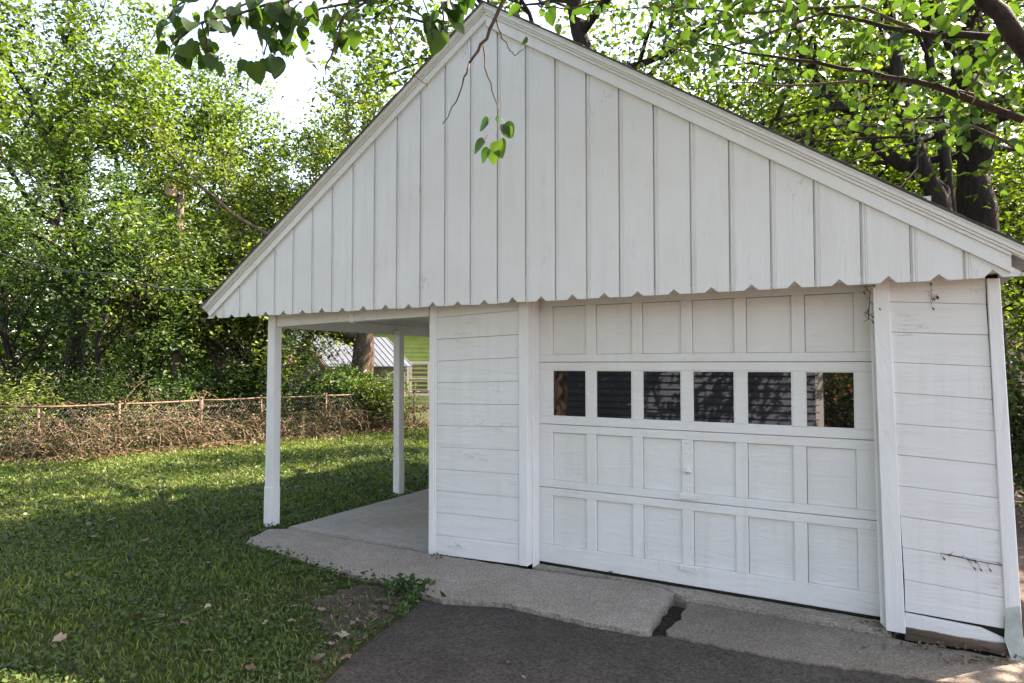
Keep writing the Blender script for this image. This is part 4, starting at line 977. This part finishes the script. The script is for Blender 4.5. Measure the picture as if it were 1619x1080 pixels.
n = len(X); h = (.020 + .028 * rg_.uniform(0, 1, n)) * (1 + .5 * np.clip(nz, -1, 1)) * (1 + .02 * rad); wd = (.0018 + .0006 * rad) * rg_.uniform(.7, 1.3, n)
a = rg_.uniform(0, 6.283, n); le = rg_.uniform(.2, 1.1, n) * h; la = rg_.uniform(0, 6.283, n)
z0 = np.full(n, -.026); base = np.stack([X, Y, z0], 1); sd_ = np.stack([np.cos(a), np.sin(a), 0 * a], 1) * wd[:, None]
mid = base + np.stack([np.cos(la) * le * .35, np.sin(la) * le * .35, h * .62], 1); tip = base + np.stack([np.cos(la) * le, np.sin(la) * le, h], 1)
V = np.stack([base - sd_, base + sd_, mid + sd_ * .75, mid - sd_ * .75, tip], 1).reshape(-1, 3); i = np.arange(n) * 5
F = np.concatenate([np.stack([i, i+1, i+2], 1), np.stack([i, i+2, i+3], 1), np.stack([i+3, i+2, i+4], 1)], 0); t = np.clip(.45 + .35 * nz2 + rg_.normal(size=n) * .2, 0, 1)
tag(big_mesh('grass', V, F, M['grass'], None, np.concatenate([t, t, t])), 'short mown grass of the lawn', 'grass', kind='stuff')
X, Y, rad = scatter(95000, 2.0, 14, .85); nz = vnoise(X, Y, 1.6, 13); k = (nz > -.25 + .6 * rg_.uniform(-1, 1, len(X)) * .5) & (rg_.uniform(0, 1, len(X)) > bare(X, Y) * .7); X, Y, rad = X[k], Y[k], rad[k]; n = len(X)
C = np.stack([X, Y, rg_.uniform(.0, .035, n) - .012], 1); T_ = rg_.normal(size=(n, 3)); T_[:, 2] *= .35; N_ = rg_.normal(size=(n, 3)) * .4; N_[:, 2] += 1
V, F = leaf_cards(C, T_, N_, (.018 + .0022 * rad) * rg_.uniform(.6, 1.5, n), .85, .10); t = rg_.uniform(0, 1, n)
tag(big_mesh('clover', V, F, M['clover'], None, np.concatenate([t, t])), 'clover and creeping weeds growing through the lawn', 'weeds', kind='stuff')
X, Y, rad = scatter(26000, 2.0, 14, .9); k = (vnoise(X, Y, .9, 31) > .12) | (bare(X, Y) > .35); X, Y = X[k], Y[k]; n = len(X)
C = np.stack([X, Y, rg_.uniform(-.015, .012, n)], 1); T_ = rg_.normal(size=(n, 3)); T_[:, 2] *= .2; N_ = rg_.normal(size=(n, 3)) * .3; N_[:, 2] += 1
V, F = leaf_cards(C, T_, N_, .05 * rg_.uniform(.5, 1.4, n), .12, .02); t = rg_.uniform(0, 1, n)
tag(big_mesh('dry_clippings', V, F, M['straw'], None, np.concatenate([t, t])), 'dry straw-coloured clippings in the lawn', 'clippings', kind='stuff')
# weed tufts along the concrete edge
edge = [Vector((p[0], p[1], 0)) for p in walk_front + drive_edge[:4]]
C = []; 
for a_, b_ in zip(edge[:-1], edge[1:]):
    for q in range(int((b_ - a_).length / .012)):
        p = a_.lerp(b_, rg_.uniform(0, 1)); C.append((p.x + rg_.normal() * .035 - .02, p.y + rg_.normal() * .035 - .02, rg_.uniform(-.01, .05)))
C = np.array(C); leaves_o = leaves('edge_weeds', C, .045, M['clover'], None, rg_, .7, 'stuff', .5, droop=-.3); tag(leaves_o, 'weed tufts fringing the concrete and driveway edge', 'weeds')
plant = empty('weed_clump', 'leafy weed clump at the driveway corner of the lawn', 'weed', loc=(*G(650, 938), 0))
rngp = np.random.default_rng(3); C = rngp.normal(size=(170, 3)) * np.array([.10, .07, .03]) + np.array([-.05, 0, .05]); C[:, 2] = np.abs(C[:, 2])
leaves('foliage', C, .06, M['leaf_sap'], plant, rngp, .6, 'stuff', .5, droop=-.2)
# single fallen leaves
def dry_leaf_mesh(seed):
    r = random.Random(seed); out = []; n = 12
    for i in range(n):
        a = 2 * math.pi * i / n; rad = (.5 if i % 2 == 0 else .34) * r.uniform(.8, 1.15); out.append((math.cos(a) * rad, math.sin(a) * rad * .75, r.uniform(.02, .22)))
    V = [(0, 0, .05)] + out; F = [(0, 1 + i, 1 + (i + 1) % n) for i in range(n)]; V += [(x, y, z - .03) for x, y, z in V]; F += [(n + 1, n + 2 + (i + 1) % n, n + 2 + i) for i in range(n)]
    V += [(.45, 0, .05), (.85, .06, .12), (.45, .03, .05), (.85, .08, .12)]; b = len(V) - 4; F += [(b, b + 1, b + 3, b + 2)]
    me = mesh_from(V, F); me.materials.append(M['leaf_litter']); return me
DRY = [dry_leaf_mesh(i) for i in range(4)]
rl = random.Random(40)
def fallen(px, py, z, size, label, group):
    p = at(px, py, Z=z); o = link('fallen_leaf', rl.choice(DRY)); o.location = p; o.rotation_euler = (rl.uniform(-.35, .35), rl.uniform(-.35, .35), rl.uniform(0, 6.28)); o.scale = (size,) * 3
    tag(o, label, 'leaf', group)
lawn_leaves = [(230, 855), (328, 960), (395, 1057), (218, 973), (437, 812), (508, 965), (560, 948), (140, 829), (175, 822), (345, 806), (470, 770), (505, 800), (610, 772), (597, 745), (270, 800), (120, 912), (213, 948), (290, 985), (420, 985), (460, 983), (330, 890), (380, 842), (250, 772), (150, 850), (60, 900), (95, 1010), (330, 1030), (255, 975), (545, 905), (190, 770), (440, 865), (300, 842)]
for px, py in lawn_leaves: fallen(px, py, .012, rl.uniform(.06, .10), 'dry fallen leaf lying on the shaded lawn', 'dry leaves scattered over the lawn')
for px, py in [(563, 985), (590, 975), (540, 1005), (575, 1010), (610, 962), (520, 1020), (600, 950), (548, 1040), (505, 1040)]: fallen(px, py, .004, rl.uniform(.07, .12), 'brown dry leaf on the bare soil at the lawn corner by the driveway', 'dry leaves on the bare soil corner')
fallen(965, 906, .018, .07, 'small tan dry leaf lying on the sill slab against the garage door', None)
fallen(804, 1048, -.026, .05, 'small brown leaf lying on the driveway', None)
fallen(828, 1071, -.026, .035, 'tiny brown leaf near the bottom edge on the driveway', None)
fallen(1388, 985, .02, .09, 'brown dry leaf wedged at the right foot of the garage door', None)
fallen(1586, 962, .10, .09, 'dark brown dead leaf stuck on the right wall by the corner board', None)
# loose grit and debris at the foot of the right wall
rngd = np.random.default_rng(66); C = []
for px, py, s_ in ((1400, 1002, 14), (1480, 1025, 40), (1560, 1045, 40), (1380, 990, 14), (850, 888, 6), (1025, 921, 5), (700, 882, 14)):
    for q in range(int(s_ * 1.6)):
        p = at(px + rngd.normal() * s_, py + rngd.normal() * 3 + (0), Z=-.015); C.append((p.x, min(p.y, WY - .03) if px > 1390 else p.y, -.012 + rngd.uniform(0, .02)))
tag(leaves('debris', np.array(C), .035, M['leaf_brown'], None, rngd, 1.5, 'stuff', .5, droop=0), 'crumbled leaf debris along the garage foot', 'debris', kind='stuff')
